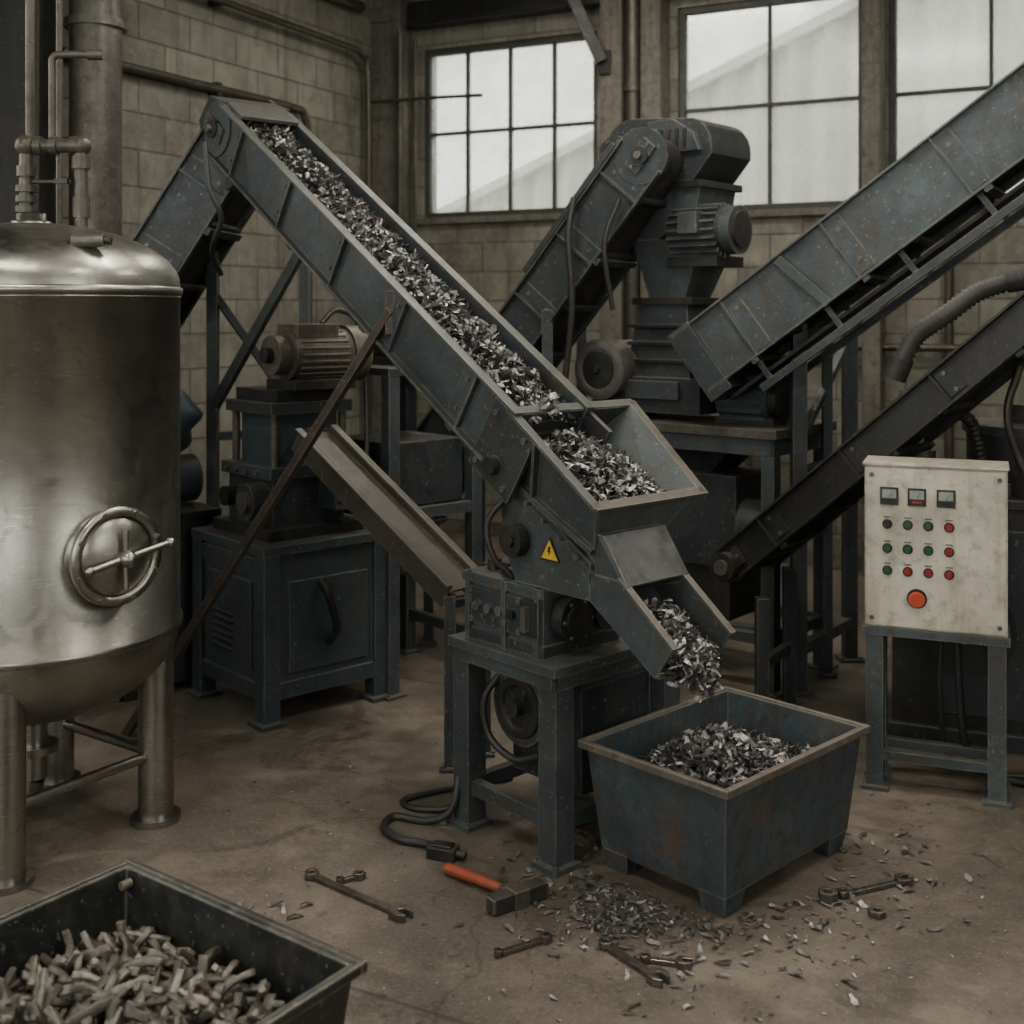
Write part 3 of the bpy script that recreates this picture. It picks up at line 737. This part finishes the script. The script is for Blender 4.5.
b.cyl((mx, -.12, mz), (mx, .22, mz), .130, RUSTY, 32); b.cyl((mx, .22, mz), (mx, .32, mz), .148, RUSTY, 32); b.cyl((mx, -.20, mz), (mx, -.12, mz), .10, RUSTY, 28)
b.cyl((mx, -.24, mz), (mx, -.20, mz), .04, DARK)
for a in range(0, 360, 15):
    M = Matrix.Translation((mx, .05, mz)) @ Matrix.Rotation(math.radians(a), 4, 'Y'); b.box((0, 0, .132), (.010, .28, .012), RUSTY, M)
b.bx((mx - .14, -.14, 1.6), (mx + .14, .22, 1.65), DARK); b.bx((mx - .10, -.10, 1.84), (mx + .10, .14, 1.93), RUSTY)
b.pipe([(mx, .1, 1.93), (.14, .2, 2.0), (.17, .32, 1.9), (.2, .34, 1.5), (.28, .28, 1.0)], .014, HOSE)
b.finish(.003)

b = B('equipment_stand', frame((-.62, 6.62, 0), MA))
for x in (-.3, .3):
    for y in (-.28, .28): post(b, x, y, 1.66, .07, BLUE)
b.bx((-.34, -.32, 1.66), (.34, .32, 1.70), DBLUE)
for y in (-.28, .28): b.bx((-.3, y - .02, .9), (.3, y + .02, .96), BLUE); b.bx((-.3, y - .02, .2), (.3, y + .02, .26), BLUE)
for x in (-.3, .3): b.bx((x - .02, -.28, .9), (x + .02, .28, .96), BLUE)
b.bx((-.26, -.25, .96), (.24, .25, 1.3), DBLUE); b.cyl((-.1, -.26, 1.12), (-.1, -.34, 1.12), .1, DARK)
b.cyl((-.2, 0, 1.82), (.2, 0, 1.82), .11, DBLUE); b.bx((-.15, -.1, 1.70), (.15, .1, 1.74), DARK)
b.finish(.003)

b = B('hydraulic_power_unit', frame((-1.95, 6.45, 0), MA))
b.bx((-.25, -.25, .05), (.25, .25, .9), DBLUE); b.bx((-.28, -.28, .9), (.28, .28, .94), DARK)
for x in (-.2, .2):
    for y in (-.2, .2): b.bx((x - .04, y - .04, 0), (x + .04, y + .04, .05), DARK)
b.cyl((0, -.1, 1.08), (.0, .25, 1.08), .13, BLUE2); b.cyl((0, -.16, 1.08), (0, -.1, 1.08), .07, GREY)
b.cyl((.15, -.15, .94), (.15, -.15, 1.3), .05, BLUE2)
b.cyl((-.15, -.15, .94), (-.15, -.15, 1.22), .06, DARK)
b.pipe([(.15, -.15, 1.3), (.2, -.3, 1.35), (.25, -.35, 1.1), (.2, -.3, .8)], .018, HOSE)
b.pipe([(-.15, -.15, 1.22), (-.1, -.3, 1.3), (.05, -.38, 1.1), (.1, -.3, .7)], .018, HOSE)
b.finish(.003)
b = B('plastic_sack')
vs = []; fs = []; n = 20; m = 14
for j in range(m + 1):
    for i in range(n):
        t = 2 * math.pi * i / n; f = j / m; rr = .19 * math.sin(math.pi * min(1, f * .9 + .12)) ** .6 * (1 + .25 * noise.noise(V((math.cos(t) * 2, math.sin(t) * 2, f * 5))))
        vs.append((-1.89 + rr * math.cos(t), 6.43 + rr * math.sin(t), 1.23 + .42 * f))
for j in range(m):
    for i in range(n): fs.append((j * n + i, j * n + (i + 1) % n, (j + 1) * n + (i + 1) % n, (j + 1) * n + i))
fs.append(tuple(range(n))); fs.append(tuple(range(m * n, m * n + n))); b.add(vs, fs, TARP, True); b.finish(0)

b = B('discharge_chute')
p0, p1 = V((-.20, 5.26, .80)), V((-.96, 5.86, 1.42)); d = (p1 - p0); Lc = d.length; d.normalize(); ww = Zv.cross(d).normalized(); nn = d.cross(ww)
if nn.z < 0: nn = -nn
ww = nn.cross(d); Ac = axes(p0, d, ww, nn)
b.box((Lc / 2, 0, -.03), (Lc, .20, .012), TROUGH, Ac)
for s_ in (-1, 1):
    b.box((Lc / 2, s_ * .10, -.05), (Lc, .010, .12), TROUGH, Ac); b.box((Lc / 2, s_ * .115, .01), (Lc, .04, .010), TROUGH, Ac)
for x in (.25, .75): b.box((x, 0, -.115), (.03, .24, .02), DARK, Ac)
post(b, -.27, 5.22, .76, .05, DBLUE); post(b, -.12, 5.40, .76, .05, DBLUE)
b.beam((-.27, 5.22, .72), (-.12, 5.40, .72), .04, .04, DBLUE); b.beam((-.27, 5.22, .25), (-.12, 5.40, .25), .04, .04, DBLUE)
b.finish(.002)

# ------------------------------------------------------------------ shredder with hopper (front machine)
b = B('metal_shredder', MF)
ST = .010
b.bx((-.385, -.03, .70), (.215, .68, .735), BLUE); b.bx((-.375, -.02, .65), (.205, -.0, .70), BLUE); b.bx((.19, -.02, .65), (.205, .67, .70), BLUE)
b.bx((-.375, -.02, .65), (-.36, .67, .70), BLUE); b.bx((-.375, .655, .65), (.205, .67, .70), BLUE)
for s_ in (-.33, .155):
    for t_ in (.035, .62):
        b.bx((s_ - .045, t_ - .045, .02), (s_ + .045, t_ + .045, .70), BLUE); b.bx((s_ - .065, t_ - .065, 0), (s_ + .065, t_ + .065, .022), BLUE)
        b.bolt((s_ - .055, t_ - .055, .022), (0, 0, 1)); b.bolt((s_ + .055, t_ - .055, .022), (0, 0, 1))
for t_ in (.035, .62): b.bx((-.33, t_ - .02, .13), (.155, t_ + .02, .185), BLUE)
for s_ in (-.33, .155): b.bx((s_ - .02, .035, .13), (s_ + .02, .62, .185), BLUE)
b.bx((-.26, .20, .20), (.12, .60, .66), DBLUE); b.bx((-.28, .18, .60), (.14, .62, .66), BLUE)
b.cyl((-.10, .20, .50), (-.10, .10, .50), .135, DARK, 36); b.cyl((-.10, .10, .50), (-.10, .085, .50), .145, DBLUE, 36)
b.lathe([(.12, 0), (.115, .012), (.085, .012), (.08, 0), (0, 0)], (-.10, .085, .50), (0, -1, 0), DARK, 30); b.cyl((-.1, .085, .5), (-.1, .05, .5), .03, DARK)
b.cyl((-.10, .25, .24), (-.10, .5, .24), .09, DARK)
b.pipe([(-.2, .1, .62), (-.26, .05, .5), (-.24, .06, .36), (-.12, .08, .30), (.0, .1, .34)], .014, HOSE)
b.bx((-.335, .02, .735), (.105, .42, .78), DBLUE); b.bx((-.325, .03, .78), (.095, .40, .965), BLUE); b.bx((-.345, .01, .955), (.115, .42, .99), BLUE)
b.bx((-.31, .015, .80), (.0, .03, .94), DBLUE)
for x in (-.29, -.02):
    for z in (.815, .925): b.bolt((x, .015, z), (0, -1, 0), .010, .01)
for i, c in enumerate((PLATE, PLATE, PLATE, BLKP)): b.cyl((-.25 + i * .065, .015, .872), (-.25 + i * .065, -.005, .872), .018, c, 18)
for i in range(3): b.cyl((-.22 + i * .065, .015, .835), (-.22 + i * .065, .003, .835), .009, GREY, 12)
b.bx((.0, -.0, .81), (.085, .03, .94), DARK); b.bx((.03, -.025, .83), (.05, .0, .92), GREY)
for x in (-.31, -.1, .08): b.bx((x - .012, .005, .735), (x + .012, .03, .99), BLUE)
b.cyl((.105, .14, .87), (.16, .14, .87), .085, DARK, 30); b.cyl((.16, .14, .87), (.175, .14, .87), .06, DARK, 24)
b.cyl((.105, .32, .87), (.15, .32, .87), .07, DBLUE, 30)
for a in range(0, 360, 60): b.bolt((.16, .14 + .07 * math.cos(math.radians(a)), .87 + .07 * math.sin(math.radians(a))), (1, 0, 0), .007, .01)
for x in (-.28, -.2): b.cyl((x, .12, .99), (x, .12, 1.03), .028, DARK, 16)
b.bx((-.16, .06, .99), (.0, .38, 1.02), DARK)
b.poly([(-.17, .035, 1.37), (.0, .035, 1.32), (.32, .035, 1.13), (.32, .035, .985), (-.06, .035, .985), (-.12, .035, 1.1)], (0, .37, 0), BLUE)
b.poly([(-.19, .02, 1.42), (.34, .02, 1.09), (.34, .02, 1.12), (-.19, .02, 1.46)], (0, .40, 0), DBLUE)
for i in range(6): b.bolt((-.14 + i * .085, .012, 1.40 - i * .053), (0, -1, 0), .010, .014)
b.cyl((-.04, .03, 1.15), (-.04, -.015, 1.15), .06, DARK, 24); b.cyl((-.04, -.015, 1.15), (-.04, -.03, 1.15), .025, DARK)
b.pipe([(-.1, .02, 1.3), (-.16, -.02, 1.2), (-.14, -.01, 1.08), (-.1, .05, 1.0)], .012, HOSE)
c = V((.13, .030, 1.133)); b.poly([c + V((-.052, 0, -.038)), c + V((.052, 0, -.038)), c + V((0, 0, .049))], (0, -.004, 0), BLKP)
b.poly([c + V((-.042, -.004, -.031)), c + V((.042, -.004, -.031)), c + V((0, -.004, .039))], (0, -.002, 0), YEL)
b.poly([c + V((-.004, -.0065, .015)), c + V((.010, -.0065, .015)), c + V((.002, -.0065, 0)), c + V((.010, -.0065, 0)), c + V((-.004, -.0065, -.022)), c + V((.0, -.0065, -.006)), c + V((-.009, -.0065, -.006))], (0, -.001, 0), BLKP)
Rm = [V((-.01, -.01, 1.62)), V((-.01, .61, 1.62)), V((.400, .53, 1.335)), V((.400, -.01, 1.335))]
Q = [V((-.16, .04, 1.41)), V((-.16, .40, 1.41)), V((.345, .36, 1.16)), V((.345, .04, 1.16))]
def quad(a, c_, d_, e, mat=BLUE, t=ST): b.plate([a, c_, d_, e], t, mat)
quad(Rm[0], Rm[3], Q[3], Q[0]); quad(Rm[3], Rm[2], Q[2], Q[3]); quad(Rm[2], Rm[1], Q[1], Q[2]); quad(Rm[1], Rm[0], Q[0], Q[1], DBLUE)
b.plate([Q[0], Q[1], Q[2], Q[3]], .01, DARK)
nr = (Rm[1] - Rm[0]).cross(Rm[3] - Rm[0]).normalized(); nr = nr if nr.z > 0 else -nr
for i in range(4):
    a, c_ = Rm[i], Rm[(i + 1) % 4]; d = (c_ - a).normalized(); o = (a + c_) / 2 - (Rm[0] + Rm[2]) / 2; o = (o - d * o.dot(d)).normalized()
    b.beam(a - d * .024 + o * .012, c_ + d * .024 + o * .012, .038, .012, GREY if i in (1, 2) else BLUE, up=nr)
for f in (.3,):
    a = Rm[0].lerp(Rm[3], f); c_ = Q[0].lerp(Q[3], f + .1); b.beam(a + V((0, -.012, -.01)), c_ + V((0, -.012, 0)), .014, .03, BLUE, up=(0, 1, 0))
b.beam(Q[0] + V((0, -.01, 0)), Q[3] + V((0, -.01, 0)), .03, .02, BLUE)
t0, t1 = .045, .345
b.poly([(.34, t0, 1.20), (.38, t0, 1.215), (.49, t0, 1.06), (.47, t0, 1.03), (.30, t0, .99), (.28, t0, 1.12)], (0, .012, 0), BLUE)
b.poly([(.34, t1, 1.20), (.38, t1, 1.215), (.49, t1, 1.06), (.47, t1, 1.03), (.30, t1, .99), (.28, t1, 1.12)], (0, -.012, 0), BLUE)
b.poly([(.36, t0 - .01, 1.222), (.39, t0 - .01, 1.222), (.50, t0 - .01, 1.065), (.49, t0 - .01, 1.055)], (0, t1 - t0 + .02, 0), PLATE)
for y in (t0, t1):
    b.poly([(.34, y - .006, 1.08), (.47, y - .006, 1.075), (.70, y - .006, .895), (.62, y - .006, .78), (.30, y - .006, 1.0)], (0, .012, 0), BLUE)
    b.beam((.46, y, 1.085), (.705, y, .893), .03, .010, GREY)
b.poly([(.30, t0, 1.02), (.625, t0, .795), (.618, t0, .783), (.30, t0, .99)], (0, t1 - t0, 0), PLATE)
b.beam((.625, t0, .79), (.625, t1, .79), .02, .02, GREY)
b.finish(.002)

b = B('scrap_metal_chips', MF)
def inh(s_, t_): return 1.485 - .40 * s_ + .04 * math.sin(t_ * 7) - .10 * abs(t_ - .25) - .40 * max(0, s_ - .15) ** 1.2
vs = []; fs = []
for i in range(15):
    for j in range(15):
        s_ = .0 + .345 * i / 14; t_ = .045 + .40 * j / 14; vs.append((s_, t_, inh(s_, t_) - .03))
for i in range(14):
    for j in range(14): k = i * 15 + j; fs.append((k, k + 1, k + 16, k + 15))
b.add(vs, fs, MOUND)
for i in range(1300):
    s_ = R.uniform(.0, .34); t_ = R.uniform(.06, .44); shard(b, (s_, t_, inh(s_, t_) + R.uniform(-.02, .02)), R.uniform(.025, .08), R.uniform(.007, .026), CHIP, 1, 0, 4, 1.2)
for i in range(750):
    f = R.random() ** .8; s_ = .44 + .23 * f; t_ = R.uniform(t0 + .035, t1 - .035)
    fl_z = 1.02 - (s_ - .30) * .692
    shard(b, (s_, t_, fl_z + R.uniform(.0, .07)), R.uniform(.02, .065), R.uniform(.007, .023), CHIP, 1, 0, 4, 1.2)
for i in range(480):
    f = R.random() ** .9; s_ = .62 + .085 * f ** .6; t_ = .195 + R.uniform(-.12, .12) * (1 - .45 * f); z = .845 - .115 * f * f + R.uniform(-.03, .02)
    shard(b, (s_ + R.uniform(-.012, .012), t_, z), R.uniform(.02, .065), R.uniform(.007, .022), CHIP, 1.4)
b.finish(0)

# ------------------------------------------------------------------ bins
def binbox(name, M, lx, ly, h, tx, ty, z0, mat, rim, feet=True):
    b = B(name, M); x, y = lx / 2, ly / 2; t = .012
    top = [V((-x, -y, h)), V((x, -y, h)), V((x, y, h)), V((-x, y, h))]
    bot = [V((-x + tx, -y + ty, z0)), V((x - tx, -y + ty, z0)), V((x - tx, y - ty, z0)), V((-x + tx, y - ty, z0))]
    ti = [V((p.x * (1 - t / x), p.y * (1 - t / y), p.z)) for p in top]; bi = [V((p.x * (1 - t / x), p.y * (1 - t / y), p.z + .015)) for p in bot]
    vs = top + bot + ti + bi; fs = []
    for i in range(4):
        j = (i + 1) % 4
        fs += [(i, j, 4 + j, 4 + i), (8 + i, 12 + i, 12 + j, 8 + j), (i, 8 + i, 8 + j, j)]
    fs += [(4, 5, 6, 7), (12, 15, 14, 13)]
    b.add(vs, fs, mat)
    r_ = .022
    for p, q in (((-x - r_, -y - r_, h - .022), (x + r_, -y, h + .006)), ((-x - r_, y, h - .022), (x + r_, y + r_, h + .006)), ((-x - r_, -y, h - .022), (-x, y, h + .006)), ((x, -y, h - .022), (x + r_, y, h + .006))):
        b.bx(p, q, rim)
    if feet:
        for sx in (-1, 1):
            for sy in (-1, 1):
                cx, cy = sx * (x - tx - .06), sy * (y - ty - .06)
                frus(b, 0, z0, (cx - .045, cy - .045, cx + .045, cy + .045), (cx - .058, cy - .058, cx + .058, cy + .058), mat)
        b.bx((-x + tx + .02, -y + ty + .02, z0 - .02), (x - tx - .02, y - ty - .02, z0), mat)
    return b

BF = frame((.782, 4.375, 0), -46)
b = binbox('scrap_metal_bin', BF, .61, .85, .455, .035, .045, .075, BINP, RIMP)
b.finish(.004)
def pile(M, lx, ly, f, n, mat, Lr, Wr, thick=0, curl=1, seg=4, bed=MOUND, flat=1., dz=.02):
    b = B('scrap_metal_pile', M); g = 18; vs = []; fs = []
    for i in range(g + 1):
        for j in range(g + 1):
            x = -lx / 2 + lx * i / g; y = -ly / 2 + ly * j / g; vs.append((x, y, f(x, y) - .03 + .015 * noise.noise(V((x * 20, y * 20, 3)))))
    for i in range(g):
        for j in range(g): k = i * (g + 1) + j; fs.append((k, k + 1, k + g + 2, k + g + 1))
    b.add(vs, fs, bed)
    for i in range(n):
        x = R.uniform(-lx / 2, lx / 2) * .94; y = R.uniform(-ly / 2, ly / 2) * .96
        shard(b, (x, y, f(x, y) + R.uniform(-dz, dz)), R.uniform(*Lr), R.uniform(*Wr), mat, flat, thick * (R.uniform(.7, 1.3) if thick else 0), seg, curl)
    return b.finish(.003 if thick else 0)
pile(BF, .52, .78, lambda x, y: .315 + .14 * math.exp(-((x + .01) ** 2 + (y + .04) ** 2) / .035) + .015 * noise.noise(V((x * 12, y * 12, 1))), 3200, CHIP, (.025, .085), (.007, .026), curl=1.2)

b2 = (-1.073, 3.37)
e1 = V((.81, -.59, 0)).normalized(); ang2 = math.degrees(math.atan2(e1.y, e1.x)); e2 = V((-e1.y, e1.x, 0))
cc = V((b2[0], b2[1], 0)) + e1 * .44 - e2 * .37
BF2 = frame(cc, ang2)
b = binbox('open_scrap_crate', BF2, .87, .72, .45, .05, .05, .03, DBIN, DBIN, False)
for sx in (-.38, .38):
    for sy in (-.3, .3): b.bx((sx - .05, sy - .05, 0), (sx + .05, sy + .05, .04), DBIN)
q = V((-.39, .335, .42)); b.cyl(q, q + V((0, -.03, 0)), .012, RIMP)
b.finish(.005)
pile(BF2, .74, .58, lambda x, y: .310 + .05 * math.exp(-(x * x + y * y) / .08), 520, CURL, (.07, .13), (.017, .030), .014, .85, 6, MOUND, 1.0, .028)

# ------------------------------------------------------------------ control cabinet
CF = frame((1.478, 5.03, -.01), -21.5)
b = B('control_panel', CF)
W, D = .555, .22
b.bx((0, 0, .69), (W, D, 1.365), CREAM); b.bx((.008, -.016, .70), (W - .008, .0, 1.355), CREAM)
b.bx((-.006, -.02, 1.365), (W + .006, D + .006, 1.375), CREAM)
for x in (.03, W - .03):
    for z in (.73, 1.325): b.cyl((x, -.016, z), (x, -.022, z), .010, GREY, 12)
gx = lambda px: (px - 865) / 138 * .555
gz = lambda py: 1.372 - (py - 460) / 172 * .69
for px in (890, 917, 945):
    x, z = gx(px), gz(493); b.bx((x - .036, -.026, z - .036), (x + .036, -.016, z + .036), BLKP); b.bx((x - .028, -.029, z - .008), (x + .028, -.026, z + .028), GLASSD)
    b.beam((x, -.0305, z - .006), (x + .014, -.0305, z + .02), .002, .002, BLKP); b.bx((x - .02, -.029, z - .026), (x + .02, -.027, z - .014), RED if px == 917 else DARK)
cols = [[BLKP, GREEN, GREEN, RED], [GREEN, GREEN, GREEN, RED], [GREEN, RED, RED, RED]]
for r_, py in enumerate((522, 547, 570)):
    for c_, px in enumerate((888, 908, 928, 948)):
        x, z = gx(px), gz(py); b.cyl((x, -.016, z), (x, -.022, z), .020, BLKP, 20); b.cyl((x, -.022, z), (x, -.034, z), .0145, cols[r_][c_], 20, .012)
        b.bx((x - .014, -.018, z + .025), (x + .014, -.016, z + .031), GREY)
x, z = gx(917), gz(597); b.cyl((x, -.016, z), (x, -.022, z), .040, DARK, 28); b.cyl((x, -.022, z), (x, -.04, z), .020, ORANGE, 20); b.cyl((x, -.04, z), (x, -.052, z), .033, ORANGE, 28, .028)
b.bx((W, .05, 1.25), (W + .012, .1, 1.3), DARK)
b.bx((-.01, -.012, .655), (W + .01, D + .01, .69), STAND)
for x in (.04, W - .04):
    for y in (.03, D - .03): b.bx((x - .035, y - .035, .025), (x + .035, y + .035, .66), STAND); b.bx((x - .055, y - .055, .01), (x + .055, y + .055, .028), STAND)
for y in (.03, D - .03): b.bx((.04, y - .02, .13), (W - .04, y + .02, .17), STAND)
for x in (.04, W - .04): b.bx((x - .02, .03, .2), (x + .02, D - .03, .24), STAND)
b.pipe([(.36, .12, .66), (.37, .15, .4), (.40, .2, .15), (.50, .25, .04), (.70, .22, .03), (.95, .1, .03)], .016, HOSE)
b.pipe([(.30, .15, .66), (.29, .18, .4), (.32, .25, .12), (.45, .3, .03), (.8, .35, .03)], .012, HOSE)
b.finish(.004)

b = B('pump_machine', frame((1.78, 5.62, 0), -21.5))
b.bx((0, 0, .06), (1.2, .75, 1.1), DARK); b.bx((-.03, -.03, 0), (1.23, .78, .08), DBLUE); b.bx((.22, -.02, .15), (1.1, 0, 1.0), DBLUE)
b.bx((-.02, -.02, 1.1), (1.22, .77, 1.14), DBLUE)
b.cyl((.6, .35, 1.14), (.6, .35, 1.42), .28, DARK, 40); b.cyl((.6, .35, 1.42), (.6, .35, 1.46), .30, DBLUE, 40); b.cyl((.6, .35, 1.46), (.6, .35, 1.55), .08, DARK)
b.cyl((.12, .12, 1.14), (.12, .12, 1.45), .05, PIPE); b.cyl((.12, .12, 1.3), (.12, .12, 1.34), .07, PIPE)
b.pipe([(.12, .12, 1.42), (.14, .12, 1.50), (.24, .12, 1.54), (.34, .14, 1.48), (.38, .16, 1.36), (.42, .2, 1.14)], .030, HOSEG, rib=.012)
b.pipe([(.05, .05, 1.14), (.04, .04, 1.5), (.05, .04, 1.62)], .02, PIPE)
b.pipe([(.55, -.05, 1.75), (.5, -.05, 1.5), (.62, -.02, 1.14)], .018, PIPE)
b.cyl((.32, -.02, .55), (.32, -.06, .55), .22, DARK, 40); b.cyl((.32, -.06, .55), (.32, -.09, .55), .06, GREY)
b.finish(.004)

# ------------------------------------------------------------------ floor tools
def fl(px, py, z=0): Y = 2400 / (py - 310); return V(((px - 512) * Y / 1200, Y, z))
def wrench(p, q, wd=.022, jaw=.038, ring=True):
    p, q = V(p), V(q); d = q - p; Lw = d.length; M = frame(p, math.degrees(math.atan2(d.y, d.x)))
    b = B('wrench', M); z0, z1 = .002, .018
    b.poly([(jaw * .6, -wd * .5, z0), (Lw - jaw * .8, -wd * .42, z0), (Lw - jaw * .8, wd * .42, z0), (jaw * .6, wd * .5, z0)], (0, 0, z1 - z0 - .002), CHROME)
    c = V((Lw - jaw * .5, 0, 0))
    pts = [c + V((-jaw, -.3 * jaw, 0)), c + V((-.5 * jaw, -.85 * jaw, 0)), c + V((.35 * jaw, -.9 * jaw, 0)), c + V((1.0 * jaw, -.5 * jaw, 0)), c + V((.95 * jaw, -.32 * jaw, 0)), c + V((.0 * jaw, -.33 * jaw, 0)), c + V((-.2 * jaw, 0, 0)), c + V((.0 * jaw, .33 * jaw, 0)), c + V((.95 * jaw, .32 * jaw, 0)), c + V((1.0 * jaw, .5 * jaw, 0)), c + V((.35 * jaw, .9 * jaw, 0)), c + V((-.5 * jaw, .85 * jaw, 0)), c + V((-jaw, .3 * jaw, 0))]
    b.poly([v + V((0, 0, .001)) for v in pts], (0, 0, .024), CHROME)
    if ring: b.lathe([(.010, 0), (jaw * .62, 0), (jaw * .66, .010), (jaw * .62, .024), (.010, .024), (.010, 0)], (0, 0, .001), Zv, CHROME, 20)
    return b.finish(.002)
wrench(fl(312, 878), fl(405, 919), .026, .040); wrench(fl(606, 948), fl(662, 984), .032, .036)
wrench(fl(645, 962), fl(688, 968), .020, .026); wrench(fl(843, 897), fl(907, 883), .024, .032)
wrench(fl(498, 957), fl(548, 941), .022, .020); wrench(fl(340, 884), fl(362, 878), .016, .022)
hp, hq = fl(449, 876), fl(514, 901); d = hq - hp; Lh = d.length
b = B('hammer', frame(hp, math.degrees(math.atan2(d.y, d.x))))
b.cyl((0, 0, .026), (Lh * .8, 0, .026), .020, HANDLE, 16, .016); b.cyl((Lh * .8, 0, .026), (Lh, 0, .028), .014, TROUGH, 14); b.sphere((0, 0, .026), .020, HANDLE)
hd1, hd0 = fl(543, 896), fl(492, 914); dd = (hd1 - hd0); ah = math.degrees(math.atan2(dd.y, dd.x))
b.M = frame((hd0 + hd1) / 2, ah)
b.bx((-.105, -.028, .002), (.105, .028, .056), DARK); b.bx((-.115, -.024, .006), (.115, .024, .052), TROUGH); b.bx((-.03, -.032, 0), (.03, .032, .06), TROUGH)
b.finish(.004)
def nut(p, r_=.03, h_=.03, lay=False):
    b = B('hex_nut'); p = V(p)
    b.lathe([(r_ * .5, 0), (r_, 0), (r_, h_), (r_ * .5, h_), (r_ * .5, 0)], p + V((0, 0, .001)), Zv, TROUGH, 6); return b.finish(.002)
nut(fl(828, 901), .034, .035); nut(fl(877, 916), .030, .022); nut(fl(843, 852), .018, .012)
b = B('power_plug_block', frame(fl(443, 858), -20)); b.bx((-.055, -.03, 0), (.055, .03, .045), DARK); b.bx((-.04, -.022, .045), (.04, .022, .055), BLKP); b.cyl((.055, 0, .022), (.09, 0, .022), .014, DARK, 12); b.finish(.005)
b = B('power_cable')
b.pipe([(-.20, 4.72, .30), (-.21, 4.66, .16), (-.24, 4.64, .06), (-.33, 4.66, .016), (-.46, 4.70, .016), (-.49, 4.60, .016), (-.42, 4.50, .016), (-.32, 4.46, .016), (-.28, 4.42, .02)], .015, HOSE)
b.pipe([(-.17, 4.74, .30), (-.19, 4.74, .15), (-.24, 4.76, .03), (-.38, 4.78, .014), (-.44, 4.86, .014), (-.30, 4.96, .014), (.0, 5.1, .014)], .012, HOSE)
b.finish(0)

b = B('scattered_metal_chips')
def clear(x, y):
    q = BF.inverted() @ V((x, y, 0)); return abs(q.x) > .27 or abs(q.y) > .40
k = 0
while k < 480:
    a = R.uniform(0, 6.28); rr = abs(R.gauss(0, .22))
    q = V((math.cos(a) * (.36 + rr), math.sin(a) * (.50 + rr), 0)); p = BF @ q
    if p.y > 4.6 or not clear(p.x, p.y): continue
    if p.x > 1.15 and R.random() < .5: continue
    k += 1; s_ = R.uniform(.1, 1) ** 2.2; shard(b, (p.x, p.y, .005 + .005 * s_), .055 * s_ + .008, .018 * s_ + .005, CHIP, .25, 0, 4, .6)
for i in range(420):
    x = R.gauss(.40, .14); y = R.gauss(3.97, .11); s_ = R.uniform(.1, .9) ** 1.7
    if clear(x, y): shard(b, (x, y, .006), .05 * s_ + .008, .016 * s_ + .004, CHIP, .3, 0, 4, .7)
for i in range(480):
    x = R.uniform(-.9, 1.7); y = R.uniform(3.3, 4.9); s_ = R.uniform(.05, .35)
    if clear(x, y): shard(b, (x, y, .004), .035 * s_ + .005, .014 * s_ + .003, R.choice((CHIP, DARK)), .2, 0, 3, .4)
for i in range(60):
    x = R.uniform(-1.2, 1.8); y = R.uniform(4.6, 6.0); shard(b, (x, y, .004), .02, .01, R.choice((CHIP, DARK)), .2, 0, 3, .4)
for i in range(8):
    c = fl(R.uniform(225, 320), R.uniform(905, 918)); shard(b, c + V((0, 0, .008)), .06, .018, CHIP, .3, 0, 4, .6)
b.finish(0)

# ------------------------------------------------------------------ lights, world, camera
w = bpy.data.worlds.new('World'); bpy.context.scene.world = w; w.use_nodes = True
nt = w.node_tree; nt.nodes.clear(); o = N(nt, 'ShaderNodeOutputWorld'); bg = N(nt, 'ShaderNodeBackground')
bg.inputs[0].default_value = (1, 1, .965, 1); bg.inputs[1].default_value = 3.1; nt.links.new(bg.outputs[0], o.inputs[0])
s = bpy.data.lights.new('sun', 'SUN'); s.energy = 1.2; s.angle = math.radians(15); s.color = (1, .97, .92)
so = bpy.data.objects.new('sun', s); so.rotation_euler = (math.radians(50), 0, math.radians(-40)); bpy.context.collection.objects.link(so)

cam = bpy.data.cameras.new('camera'); co = bpy.data.objects.new('camera', cam); bpy.context.collection.objects.link(co)
co.location = (0, 0, 2); co.rotation_euler = (math.radians(90), 0, 0)
cam.lens = 36 * 1200 / 1024; cam.sensor_width = 36; cam.shift_y = -(512 - 310) / 1024
cam.dof.use_dof = True; cam.dof.focus_distance = 4.4; cam.dof.aperture_fstop = 2.4
cam.clip_start = .05
bpy.context.scene.camera = co
